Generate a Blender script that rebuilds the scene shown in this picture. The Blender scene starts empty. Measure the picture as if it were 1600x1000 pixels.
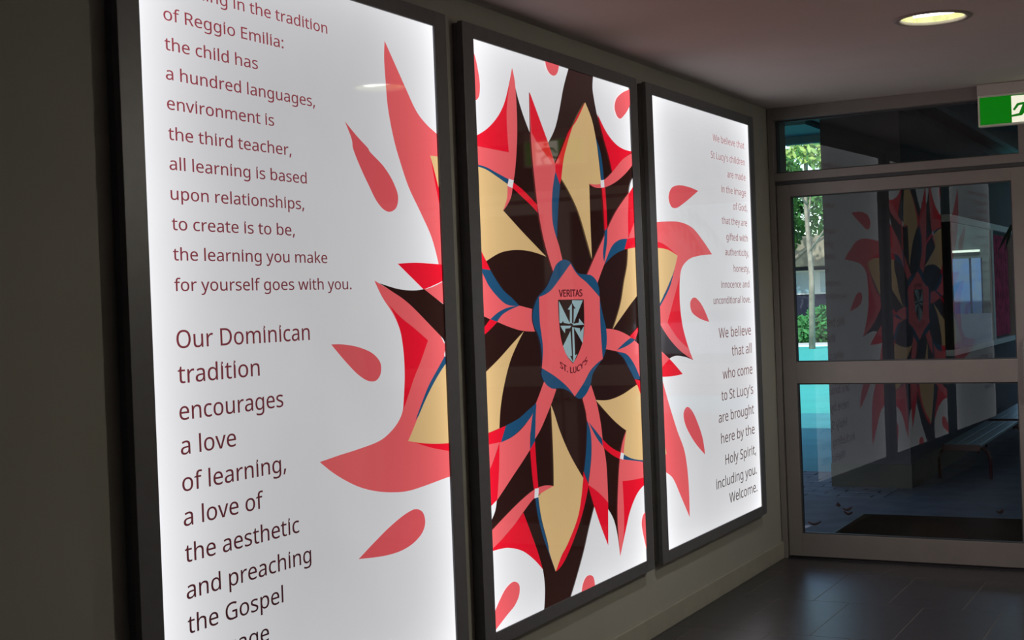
import bpy, bmesh, math, random
from mathutils import Vector, Matrix
random.seed(7)
C = bpy.context.scene.collection
S = bpy.context.scene

# ------------------------------------------------------------ camera
cam_d = bpy.data.cameras.new('camera'); cam = bpy.data.objects.new('camera', cam_d); C.objects.link(cam)
cam_d.sensor_width = 36.0; cam_d.lens = 36.0 * 2193.85 / 1600.0
cam_d.clip_start = .05; cam_d.clip_end = 400
R_ = Vector((0.88724459, 0.45972752, -0.03804794)); U_ = Vector((0.02970934, 0.02536165, 0.99923678)); F_ = Vector((-0.4603416, 0.88769781, -0.00884379))
m = Matrix((R_, U_, -F_)).transposed().to_4x4(); m.translation = (2.17863632, 0, 1.3936581)
cam.matrix_world = m
S.camera = cam

# ------------------------------------------------------------ world, sun, exposure
w = bpy.data.worlds.new('world'); S.world = w; w.use_nodes = True
nt = w.node_tree; nt.nodes.clear()
sky = nt.nodes.new('ShaderNodeTexSky'); sky.sky_type = 'NISHITA'; sky.sun_disc = False
sky.sun_elevation = math.radians(40); sky.sun_rotation = math.radians(175)
bg = nt.nodes.new('ShaderNodeBackground'); bg.inputs[1].default_value = .30
wo = nt.nodes.new('ShaderNodeOutputWorld')
nt.links.new(sky.outputs[0], bg.inputs[0]); nt.links.new(bg.outputs[0], wo.inputs[0])
sd = bpy.data.lights.new('sun', 'SUN'); sd.energy = 4.6; sd.angle = math.radians(.6); sd.color = (1, .95, .86)
so = bpy.data.objects.new('sun', sd); C.objects.link(so)
so.rotation_euler = Vector((.12, .80, -.66)).to_track_quat('-Z', 'Y').to_euler()
LAMP_W = 34
S.view_settings.view_transform = 'Standard'; S.view_settings.look = 'None'
S.view_settings.exposure = 0; S.view_settings.gamma = 1; S.view_settings.use_curve_mapping = False

# ------------------------------------------------------------ materials
def mat(name, col, rough=.6, metal=0, spec=.5, noise=0, nscale=20, bump=0, col2=None, bscale=None):
    M = bpy.data.materials.new(name); M.use_nodes = True
    n = M.node_tree; b = n.nodes['Principled BSDF']
    b.inputs['Base Color'].default_value = (*col, 1); b.inputs['Roughness'].default_value = rough
    b.inputs['Metallic'].default_value = metal; b.inputs['Specular IOR Level'].default_value = spec
    if noise or bump:
        tc = n.nodes.new('ShaderNodeTexCoord')
        tx = n.nodes.new('ShaderNodeTexNoise'); tx.inputs['Scale'].default_value = nscale; tx.inputs['Detail'].default_value = 6
        n.links.new(tc.outputs['Object'], tx.inputs['Vector'])
        if noise:
            r = n.nodes.new('ShaderNodeValToRGB')
            c2 = col2 or tuple(c * (1 - noise) for c in col)
            r.color_ramp.elements[0].position = .35; r.color_ramp.elements[1].position = .65
            r.color_ramp.elements[0].color = (*c2, 1); r.color_ramp.elements[1].color = (*col, 1)
            n.links.new(tx.outputs['Fac'], r.inputs['Fac']); n.links.new(r.outputs[0], b.inputs['Base Color'])
        if bump:
            t2 = n.nodes.new('ShaderNodeTexNoise'); t2.inputs['Scale'].default_value = bscale or nscale * 6
            n.links.new(tc.outputs['Object'], t2.inputs['Vector'])
            bp = n.nodes.new('ShaderNodeBump'); bp.inputs['Strength'].default_value = bump; bp.inputs['Distance'].default_value = .002
            n.links.new(t2.outputs['Fac'], bp.inputs['Height']); n.links.new(bp.outputs[0], b.inputs['Normal'])
    return M

def emit(name, col, strength, rough=.3):
    M = mat(name, tuple(c * .3 for c in col), rough)
    b = M.node_tree.nodes['Principled BSDF']
    b.inputs['Emission Color'].default_value = (*col, 1); b.inputs['Emission Strength'].default_value = strength
    return M

HW, HH = .6561, .963       # half size of the lit faces
def lit_print(name, col, base, sample=True, col_top=None, rim=.42):
    """backlit film: the tubes sit along the box edges, so the face glows brighter there"""
    M = mat(name, tuple(min(1, c) * .05 for c in col), .035, spec=.65)
    n = M.node_tree; L = n.links; b = n.nodes['Principled BSDF']
    tc = n.nodes.new('ShaderNodeTexCoord'); sp = n.nodes.new('ShaderNodeSeparateXYZ'); L.new(tc.outputs['Object'], sp.inputs[0])
    def mth(op, a, c=None, cl=False):
        k = n.nodes.new('ShaderNodeMath'); k.operation = op; k.use_clamp = cl
        for i, v in enumerate((a, c)):
            if v is None: continue
            if isinstance(v, (int, float)): k.inputs[i].default_value = v
            else: L.new(v, k.inputs[i])
        return k.outputs[0]
    def edge(o, h, s, amp):
        d = mth('SUBTRACT', h, mth('ABSOLUTE', o))
        return mth('MULTIPLY', mth('EXPONENT', mth('MULTIPLY', d, -1 / s)), amp)
    f = mth('ADD', mth('ADD', edge(sp.outputs[1], HW, .16, rim), edge(sp.outputs[2], HH, .10, .16)), base)
    tx = n.nodes.new('ShaderNodeTexNoise'); tx.inputs['Scale'].default_value = 2.2; L.new(tc.outputs['Object'], tx.inputs['Vector'])
    f = mth('MULTIPLY', f, mth('ADD', mth('MULTIPLY', tx.outputs['Fac'], .16), .92))
    L.new(f, b.inputs['Emission Strength'])
    b.inputs['Emission Color'].default_value = (*col, 1)
    if col_top:
        mr = n.nodes.new('ShaderNodeMapRange'); mr.inputs[1].default_value = -.75; mr.inputs[2].default_value = .9
        mr.inputs[3].default_value = 0; mr.inputs[4].default_value = 1
        L.new(sp.outputs[2], mr.inputs[0])
        mx = n.nodes.new('ShaderNodeMix'); mx.data_type = 'RGBA'
        L.new(mr.outputs[0], mx.inputs[0]); mx.inputs[6].default_value = (*col, 1); mx.inputs[7].default_value = (*col_top, 1)
        L.new(mx.outputs[2], b.inputs['Emission Color'])
    if not sample: M.cycles.emission_sampling = 'NONE'
    return M

def glass(name, tint, ior=1.5):
    M = bpy.data.materials.new(name); M.use_nodes = True; n = M.node_tree; n.nodes.clear()
    o = n.nodes.new('ShaderNodeOutputMaterial'); mx = n.nodes.new('ShaderNodeMixShader')
    t = n.nodes.new('ShaderNodeBsdfTransparent'); t.inputs[0].default_value = (*tint, 1)
    gl = n.nodes.new('ShaderNodeBsdfGlossy'); gl.inputs['Roughness'].default_value = .0; gl.inputs[0].default_value = (1, 1, 1, 1)
    fr = n.nodes.new('ShaderNodeFresnel'); fr.inputs[0].default_value = ior
    n.links.new(fr.outputs[0], mx.inputs[0]); n.links.new(t.outputs[0], mx.inputs[1]); n.links.new(gl.outputs[0], mx.inputs[2])
    n.links.new(mx.outputs[0], o.inputs[0]); return M

PAL = {'white': (.97, .972, 1.0), 'salmon': (1.0, .15, .165), 'red': (.98, .010, .034), 'tan': (.88, .59, .27),
       'blue': (.018, .095, .21), 'dark': (.030, .010, .008), 'steel': (.40, .58, .62), 'drop': (.95, .13, .15)}
M_wall = mat('wall_paint', (.35, .338, .298), .75, noise=.05, nscale=3, bump=.15)
M_ceil = mat('ceiling_paint', (.55, .49, .475), .85, noise=.06, nscale=2, bump=.1)
M_skirt = mat('skirting_paint', (.33, .31, .26), .6, noise=.1, nscale=8)
M_frame = mat('charcoal_aluminium', (.125, .120, .13), .42, spec=.5, noise=.1, nscale=30)
M_alu = mat('anodised_aluminium', (.245, .218, .208), .42, metal=.25, noise=.06, nscale=12)
M_bead = mat('glazing_bead_dark', (.05, .05, .055), .5)
M_tile = mat('dark_floor_tile', (.040, .037, .041), .33, noise=.25, nscale=14, bump=.1)
M_grout = mat('tan_grout', (.105, .09, .075), .9)
M_conc = mat('concrete', (.135, .13, .178), .85, noise=.3, nscale=5, bump=.5)
M_render = mat('rendered_wall', (.072, .056, .074), .8, noise=.12, nscale=4, bump=.3)
M_plinth = mat('plinth_render', (.075, .066, .056), .85, noise=.2, nscale=5, bump=.4)
M_asph = mat('asphalt', (.05, .05, .06), .9, noise=.2, nscale=3)
M_court = mat('turquoise_court', (.06, .50, .44), .7, noise=.1, nscale=1)
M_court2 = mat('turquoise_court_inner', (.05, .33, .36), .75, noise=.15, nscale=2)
M_paver = mat('grey_brick_paver', (.16, .16, .21), .8, noise=.3, nscale=9, bump=.4)
M_soffit = mat('dark_soffit', (.045, .048, .055), .8, noise=.2, nscale=3)
M_joist = mat('steel_joist', (.15, .15, .165), .6, noise=.2, nscale=6)
M_fascia = mat('teal_fascia', (.10, .26, .32), .6)
M_mat = mat('coir_mat', (.055, .032, .021), 1, spec=0, noise=.4, nscale=60, bump=1)
M_redpaint = mat('dark_red_paint', (.055, .005, .009), .45)
M_slat = mat('aluminium_slat', (.26, .33, .34), .4, metal=.3)
M_whitep = mat('white_painted_frame', (.78, .79, .80), .5)
M_black = mat('black_trim', (.012, .012, .014), .4)
M_pink = mat('pink_fabric', (.85, .08, .24), .9, noise=.55, nscale=12)
M_bluep = mat('blue_pane_tint', (.08, .22, .50), .6, noise=.5, nscale=6, col2=(.16, .26, .38))
M_greyp = mat('grey_board', (.05, .085, .085), .7, noise=.3, nscale=8)
M_leaf = mat('leaf_green', (.09, .26, .05), .5, noise=.6, nscale=2.5)
M_leafl = mat('light_leaf_green', (.50, .68, .20), .5, noise=.5, nscale=2.5)
M_shrub = mat('shrub_green', (.06, .26, .07), .55, noise=.5, nscale=3)
M_bark = mat('pale_bark', (.34, .28, .22), .85, noise=.4, nscale=5)
M_house = mat('far_house_wall', (.06, .055, .10), .8, noise=.2, nscale=2)
M_roof = mat('far_house_roof', (.38, .33, .25), .8, noise=.35, nscale=3)
M_pane = mat('far_window_pane', (.20, .38, .52), .15, spec=.7)
M_dead = mat('dead_leaf', (.10, .03, .022), .9, spec=.1)
M_palm = mat('dark_palm_leaf', (.015, .035, .018), .5)
M_pot = mat('terracotta_pot', (.22, .09, .05), .8, noise=.2, nscale=7)
M_trim = mat('downlight_trim', (.30, .26, .24), .5)
M_refl = mat('reflector', (.74, .76, .42), .4, metal=.1, noise=.35, nscale=26)
M_lamp = emit('lamp_tube', (1.0, 1.0, .86), 11)
M_lens = emit('downlight_lens', (.80, .88, .46), .9)
M_signbox = mat('sign_housing', (.75, .76, .66), .5)
M_green = emit('sign_green', (.0, .14, .002), 1.0, .35)
M_signw = emit('sign_white', (.84, .82, .66), 1.0, .35)
M_glass = glass('door_glass', (.88, .93, .93), 1.41)
M_caseglass = glass('case_glass', (.9, 1, .97), 1.5)

# ------------------------------------------------------------ mesh helpers
def box_bm(bm, x0, x1, y0, y1, z0, z1, bev=0):
    r = bmesh.ops.create_cube(bm, size=1)
    for v in r['verts']:
        v.co = Vector(((x0 + x1) / 2 + v.co.x * (x1 - x0), (y0 + y1) / 2 + v.co.y * (y1 - y0), (z0 + z1) / 2 + v.co.z * (z1 - z0)))
    if bev:
        ed = list({e for v in r['verts'] for e in v.link_edges})
        bmesh.ops.bevel(bm, geom=ed, offset=bev, segments=2, affect='EDGES', profile=.6)
def obj(name, bm, material, parent=None, smooth=False):
    me = bpy.data.meshes.new(name)
    bmesh.ops.recalc_face_normals(bm, faces=bm.faces[:]) if len(bm.faces) > 1 else None
    bm.to_mesh(me); bm.free(); me.materials.append(material)
    if smooth:
        for p in me.polygons: p.use_smooth = True
    o = bpy.data.objects.new(name, me); C.objects.link(o)
    if parent: o.parent = parent
    return o
def box(name, x0, x1, y0, y1, z0, z1, material, parent=None, bev=0):
    bm = bmesh.new(); box_bm(bm, x0, x1, y0, y1, z0, z1, bev); return obj(name, bm, material, parent)
def tag(o, label, cat, group=None):
    o['label'] = label; o['category'] = cat
    if group: o['group'] = group
    return o
def struct(o, label=None):
    o['kind'] = 'structure'
    if label: o['label'] = label
    return o
def thing(name, label, cat, loc=(0, 0, 0), rz=0, group=None):
    o = bpy.data.objects.new(name, None); C.objects.link(o); o.location = loc; o.rotation_euler = (0, 0, rz)
    o.empty_display_size = .1
    return tag(o, label, cat, group)
def sempty(name, loc=(0, 0, 0), rz=0, label=None):
    o = bpy.data.objects.new(name, None); C.objects.link(o); o.location = loc; o.rotation_euler = (0, 0, rz); o.empty_display_size = .1
    return struct(o, label)
def tube(bm, pts, r, n=8):
    pts = [Vector(p) for p in pts]; rings = []
    for i, p in enumerate(pts):
        t = (pts[min(i + 1, len(pts) - 1)] - pts[max(i - 1, 0)]).normalized()
        a = t.cross(Vector((0, 0, 1)) if abs(t.z) < .9 else Vector((1, 0, 0))).normalized(); b2 = t.cross(a)
        rr = r[i] if isinstance(r, (list, tuple)) else r
        rings.append([bm.verts.new(p + (a * math.cos(k * 2 * math.pi / n) + b2 * math.sin(k * 2 * math.pi / n)) * rr) for k in range(n)])
    for i in range(len(rings) - 1):
        for k in range(n): bm.faces.new((rings[i][k], rings[i][(k + 1) % n], rings[i + 1][(k + 1) % n], rings[i + 1][k]))
    bm.faces.new(rings[0]); bm.faces.new(rings[-1][::-1])
def lathe(bm, prof, n=40, cx=0, cy=0, close=False):
    rings = [[bm.verts.new((cx + r * math.cos(k * 2 * math.pi / n), cy + r * math.sin(k * 2 * math.pi / n), z)) for k in range(n)] for r, z in prof]
    for i in range(len(rings) - 1):
        for k in range(n): bm.faces.new((rings[i][k], rings[i][(k + 1) % n], rings[i + 1][(k + 1) % n], rings[i + 1][k]))
    if close: bm.faces.new(rings[0]); bm.faces.new(rings[-1][::-1])
def spline(txt):
    """'y,z y,zc ...' closed outline: plain points are smooth, points ending in c are corners"""
    P = []
    for t in txt.split():
        c = t.endswith('c'); a, b_ = t.rstrip('c').split(','); P.append((Vector((float(a), float(b_))), c))
    n = len(P); out = []
    for i in range(n):
        p1, c1 = P[i]; p2, c2 = P[(i + 1) % n]
        out.append(p1)
        if c1 and c2: continue
        p0 = p1 * 2 - p2 if c1 else P[i - 1][0]
        p3 = p2 * 2 - p1 if c2 else P[(i + 2) % n][0]
        if c1: p0 = p1 + (p1 - p2) * .4 + (P[(i + 2) % n][0] - p2) * .15
        if c2: p3 = p2 + (p2 - p1) * .4 + (P[i - 1][0] - p1) * .15
        # centripetal Catmull-Rom
        def kn(a, b__): return max((b__ - a).length ** .5, 1e-4)
        t0 = 0; t1 = kn(p0, p1); t2 = t1 + kn(p1, p2); t3 = t2 + kn(p2, p3)
        for k in range(1, 6):
            t = t1 + (t2 - t1) * k / 6
            A1 = p0 * ((t1 - t) / (t1 - t0)) + p1 * ((t - t0) / (t1 - t0))
            A2 = p1 * ((t2 - t) / (t2 - t1)) + p2 * ((t - t1) / (t2 - t1))
            A3 = p2 * ((t3 - t) / (t3 - t2)) + p3 * ((t - t2) / (t3 - t2))
            B1 = A1 * ((t2 - t) / (t2 - t0)) + A2 * ((t - t0) / (t2 - t0))
            B2 = A2 * ((t3 - t) / (t3 - t1)) + A3 * ((t - t1) / (t3 - t1))
            out.append(B1 * ((t2 - t) / (t2 - t1)) + B2 * ((t - t1) / (t2 - t1)))
    res = []
    for q in out:
        if not res or (q - res[-1]).length > 4e-4: res.append(q)
    return res
from mathutils.geometry import tessellate_polygon
def flat(name, pts, x, material, parent):
    """a thin printed piece in the plane x = const, facing +x"""
    q = [pts[0]]
    for p in pts[1:]:
        if (p - q[-1]).length > 3e-4: q.append(p)
    if (q[0] - q[-1]).length < 3e-4: q.pop()
    q = [p for i, p in enumerate(q) if abs((p - q[i - 1]).normalized().dot((q[(i + 1) % len(q)] - p).normalized())) < .99999]
    bm = bmesh.new(); f = bm.faces.new([bm.verts.new((x, p.x, p.y)) for p in q]); f.normal_update()
    if f.normal.x < 0: f.normal_flip()
    bmesh.ops.triangulate(bm, faces=[f], ngon_method='EAR_CLIP')
    me = bpy.data.meshes.new(name); bm.to_mesh(me); bm.free(); me.materials.append(material)
    o = bpy.data.objects.new(name, me); C.objects.link(o); o.parent = parent; return o
def glyph_table():
    T = {}
    for ln in GLYPHS.strip().split('\n'):
        f = ln.split('|'); loops = [[tuple(map(float, p.split(','))) for p in g.split()] for g in f[2:] if g]
        tri = tessellate_polygon([[Vector((x, y, 0)) for x, y in L] for L in loops]) if loops else []
        T[f[0]] = (float(f[1]), [p for L in loops for p in L], [t for t in tri])
    T[' '] = T['_']
    return T
TAB = None
def text_mesh(s, width, size, bold=0):
    global TAB
    TAB = TAB or glyph_table()
    V = []; F = []; x = 0
    for ch in s:
        adv, P, tri = TAB[ch]; o = len(V)
        V += [((x + px) * size / 1000, py * size / 1000, 0) for px, py in P]
        for t in tri:
            p, q, r = (P[i] for i in t)
            c_ = (q[0] - p[0]) * (r[1] - p[1]) - (q[1] - p[1]) * (r[0] - p[0])
            if abs(c_) > 1e-6: F.append(tuple(o + i for i in (t if c_ > 0 else (t[0], t[2], t[1]))))
        x += adv
    if bold:
        n0 = len(V); F0 = list(F); V0 = list(V)
        for dx, dy in ((1, 0), (-1, 0), (0, .6), (0, -.6)):
            o = len(V); V += [(v[0] + dx * bold, v[1] + dy * bold, 0) for v in V0]; F += [tuple(i + o for i in f) for f in F0]
    x0 = min(v[0] for v in V); k = width / (max(v[0] for v in V) - x0)
    me = bpy.data.meshes.new('lettering'); me.from_pydata([((v[0] - x0) * k, v[1], 0) for v in V], [], F)
    return me
def text_line(s, y, z, width, size, x, material, parent, right=False, name='lettering', bold=0):
    me = text_mesh(s, width, size, bold=bold)
    for v in me.vertices: v.co = Vector((x, (y - width if right else y) + v.co.x, z + v.co.y))
    me.materials.clear(); me.materials.append(material)
    o = bpy.data.objects.new(name, me); C.objects.link(o); o.parent = parent; o['kind'] = 'stuff'; return o

# ------------------------------------------------------------ room shell
YD = 7.345; RZ = math.atan(-.0357); ZC = 2.40; XW = -.035; XR = 3.1; YB = -3.0
struct(box('wall_left', XW - .25, XW, YB, YD + .30, 0, ZC + .3, M_wall))
struct(box('wall_right', XR, XR + .25, YB, YD + .0, 0, ZC + .3, M_wall))
wb = struct(box('wall_back', XW, XR, YB - .25, YB, 0, .9, M_wall))
box('lintel', XW, XR, YB - .25, YB, 2.2, ZC + .3, M_wall, wb)
box('pier', XW, 1.3, YB - .25, YB, .9, 2.2, M_wall, wb); box('pier', 2.1, XR, YB - .25, YB, .9, 2.2, M_wall, wb)
wk = sempty('window_4', (0, YB, 0), 0, 'added unseen window behind the camera, for fill daylight')  # added opening, lets fill daylight into the corridor from behind
for a_, b_ in ((1.3, 1.34), (1.68, 1.72), (2.06, 2.1)): box('window_frame', a_, b_, -.14, -.09, .94, 2.16, M_alu, wk)
box('window_frame', 1.3, 2.1, -.14, -.09, .9, .94, M_alu, wk); box('window_frame', 1.3, 2.1, -.14, -.09, 2.16, 2.2, M_alu, wk)
box('pane', 1.34, 1.68, -.117, -.113, .94, 2.16, M_glass, wk); box('pane', 1.72, 2.06, -.117, -.113, .94, 2.16, M_glass, wk)
struct(box('baseboard_left', XW, XW + .012, YB, YD - .03, 0, .088, M_skirt, bev=.003))
struct(box('baseboard_right', XR - .012, XR, YB, YD - .15, 0, .088, M_skirt, bev=.003))
# ceiling with the round cut-outs of the downlights left open
LX, LR = 1.206, .118
LIGHTS = [(LX, 5.33), (LX, -.9)]   # the ceiling is cut open around these
def ceiling():
    bm = bmesh.new(); n = 40; h = .3
    ys = [YB - .25] + [b_ for y in (c[1] for c in reversed(LIGHTS)) for b_ in (y - h, y + h)] + [YD + .30]
    xs = [XW - .25, LX - h, LX + h, XR + .25]
    def quad(a, b_, c_, d): bm.faces.new([bm.verts.new((a, c_, ZC)), bm.verts.new((a, d, ZC)), bm.verts.new((b_, d, ZC)), bm.verts.new((b_, c_, ZC))])
    for j in range(len(ys) - 1):
        for i in range(3):
            if i == 1 and j % 2 == 1: continue
            quad(xs[i], xs[i + 1], ys[j], ys[j + 1])
    for cx, cy in LIGHTS:
        inn = []; ou = []; top = []
        for k in range(n):
            a = 2 * math.pi * k / n + math.pi / n * 0; c_, s_ = math.cos(a), math.sin(a); q = h / max(abs(c_), abs(s_))
            inn.append(bm.verts.new((cx + LR * 1.04 * c_, cy + LR * 1.04 * s_, ZC))); ou.append(bm.verts.new((cx + q * c_, cy + q * s_, ZC)))
            top.append(bm.verts.new((cx + LR * 1.04 * c_, cy + LR * 1.04 * s_, ZC + .02)))
        for k in range(n):
            l = (k + 1) % n
            bm.faces.new((ou[k], inn[k], inn[l], ou[l])); bm.faces.new((inn[k], top[k], top[l], inn[l]))
    for v in (0,): 
        r = bmesh.ops.create_cube(bm, size=1)
        for v_ in r['verts']: v_.co = Vector(((XW + XR) / 2 + v_.co.x * (XR - XW + .5), (YB + YD) / 2 + v_.co.y * (YD - YB + .5), ZC + .32 + v_.co.z * .16))
    me = bpy.data.meshes.new('ceiling'); bm.to_mesh(me); bm.free(); me.materials.append(M_ceil)
    o = bpy.data.objects.new('ceiling', me); C.objects.link(o); return struct(o)
ceiling()
# floor: grout bed with real tiles in it
fl = struct(box('floor', XW, XR, YB, YD - .0, -.12, -.0005, M_grout))
TW, TL = .33, .66; row = 0; y = 6.31 - 15 * TL
while y < YD - .05:
    off = .24 if row % 2 == 0 else .075
    x = off - TW
    while x < XR:
        a, b_ = max(x, XW) + .0017, min(x + TW, XR) - .0017
        c_, d = max(y, YB) + .0017, min(y + TL, YD - .01 + (-.0357 * x if 0 else 0)) - .0017
        if b_ - a > .02 and d - c_ > .02:
            bm = bmesh.new(); box_bm(bm, a, b_, c_, d, -.012, 0, .0004); obj('tile', bm, M_tile, fl)
        x += TW
    y += TL; row += 1

# ------------------------------------------------------------ light boxes
ART_LEFT = '''
salmon|0.3774,0.8761c 0.3711,0.8227 0.3745,0.7564 0.3816,0.6815 0.4083,0.5902 0.4340,0.5362 0.4798,0.4576 0.5447,0.3828 0.6027,0.3103 0.6382,0.2301c 0.6802,0.2267c 0.6861,0.6207c 0.6593,0.6312 0.5923,0.6577 0.5408,0.6895 0.4841,0.7519 0.4212,0.8252
red|0.6150,0.5593c 0.6283,0.5039 0.6583,0.4089c 0.6788,0.3932c 0.6846,0.4696c 0.6519,0.4724c 0.6361,0.5092
tan|0.6124,0.5615c 0.6861,0.5624c 0.6831,0.4505c 0.6577,0.4623c 0.6363,0.5115
red|0.4015,0.2296c 0.4981,0.2333 0.5876,0.2320 0.6803,0.2286c 0.6768,0.1830c 0.6009,0.1651 0.5428,0.1533c 0.4773,0.1884
salmon|0.5437,0.1535c 0.6035,0.1628 0.6809,0.1831c 0.6793,0.0954c 0.6547,0.1087c 0.6010,0.1308
salmon|0.2736,0.1806c 0.3569,0.1517 0.4504,0.1157 0.5373,0.0679 0.6227,0.0200 0.6555,-0.0145 0.6752,-0.0256c 0.6716,-0.0718c 0.6861,-0.3240c 0.6805,-0.4255c 0.6547,-0.4249 0.4998,-0.4339 0.4051,-0.4362 0.3150,-0.4275 0.2289,-0.4117 0.1466,-0.3878 0.0451,-0.3431 -0.0255,-0.3012c 0.0642,-0.2935 0.1536,-0.2873 0.2645,-0.2755 0.3092,-0.2629 0.3650,-0.2345 0.3944,-0.2056 0.4084,-0.1653 0.4158,-0.1024 0.4158,-0.0390 0.4025,0.0298 0.3697,0.0792 0.3112,0.1330
dark|0.2966,0.1735c 0.3139,0.1701 0.4025,0.1553 0.4860,0.1509 0.5458,0.1545c 0.6010,0.1308 0.6844,0.0954c 0.6807,-0.0206c 0.6559,-0.0093 0.6494,-0.0014 0.5747,0.0443 0.4458,0.1168 0.3569,0.1517
red|0.3450,0.1110c 0.4057,0.0735 0.4777,0.0397 0.5566,-0.0004c 0.5082,-0.0633 0.4666,-0.1105 0.4219,-0.1712 0.3995,-0.1997c 0.4158,-0.1024 0.4158,-0.0390 0.4025,0.0298 0.3784,0.0742
blue|0.6795,-0.0361c 0.6558,-0.0504c 0.6147,-0.0841 0.5513,-0.1359 0.5089,-0.1829 0.4669,-0.2339c 0.5174,-0.1985 0.5807,-0.1378 0.6767,-0.0720c
white|0.6499,-0.0476c 0.6799,-0.0309c 0.6783,-0.0515c 0.6534,-0.0554c
tan|0.6775,-0.0618c 0.6558,-0.0771c 0.6025,-0.1139 0.5391,-0.1676 0.4869,-0.2208 0.4406,-0.2709 0.4205,-0.2910c 0.5093,-0.3065 0.5970,-0.3171 0.6861,-0.3235c 0.6861,-0.0654c
red|0.4527,-0.2977c 0.5575,-0.3135 0.6861,-0.3235c 0.6861,-0.3513c 0.6608,-0.3464 0.5566,-0.3255
drop|0.1549,0.6208c 0.2109,0.5856 0.2710,0.5519 0.2709,0.5499 0.3484,0.5075 0.3951,0.4661 0.4175,0.4269 0.4068,0.3949 0.3722,0.3800 0.3395,0.3839 0.3007,0.4076 0.2638,0.4493 0.2206,0.5027 0.1894,0.5518 0.1869,0.5706
drop|0.0479,0.0078c 0.1088,0.0053 0.1899,-0.0073 0.2561,-0.0290 0.2888,-0.0566 0.2868,-0.0850 0.2638,-0.1025 0.2253,-0.1024 0.1762,-0.0831 0.1213,-0.0477
drop|0.1391,-0.5883c 0.2186,-0.5564 0.3081,-0.5235 0.4005,-0.4990 0.4522,-0.4957 0.4891,-0.5120 0.4995,-0.5409 0.4851,-0.5660 0.4406,-0.5885 0.3746,-0.6018 0.2847,-0.6031
'''
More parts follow.
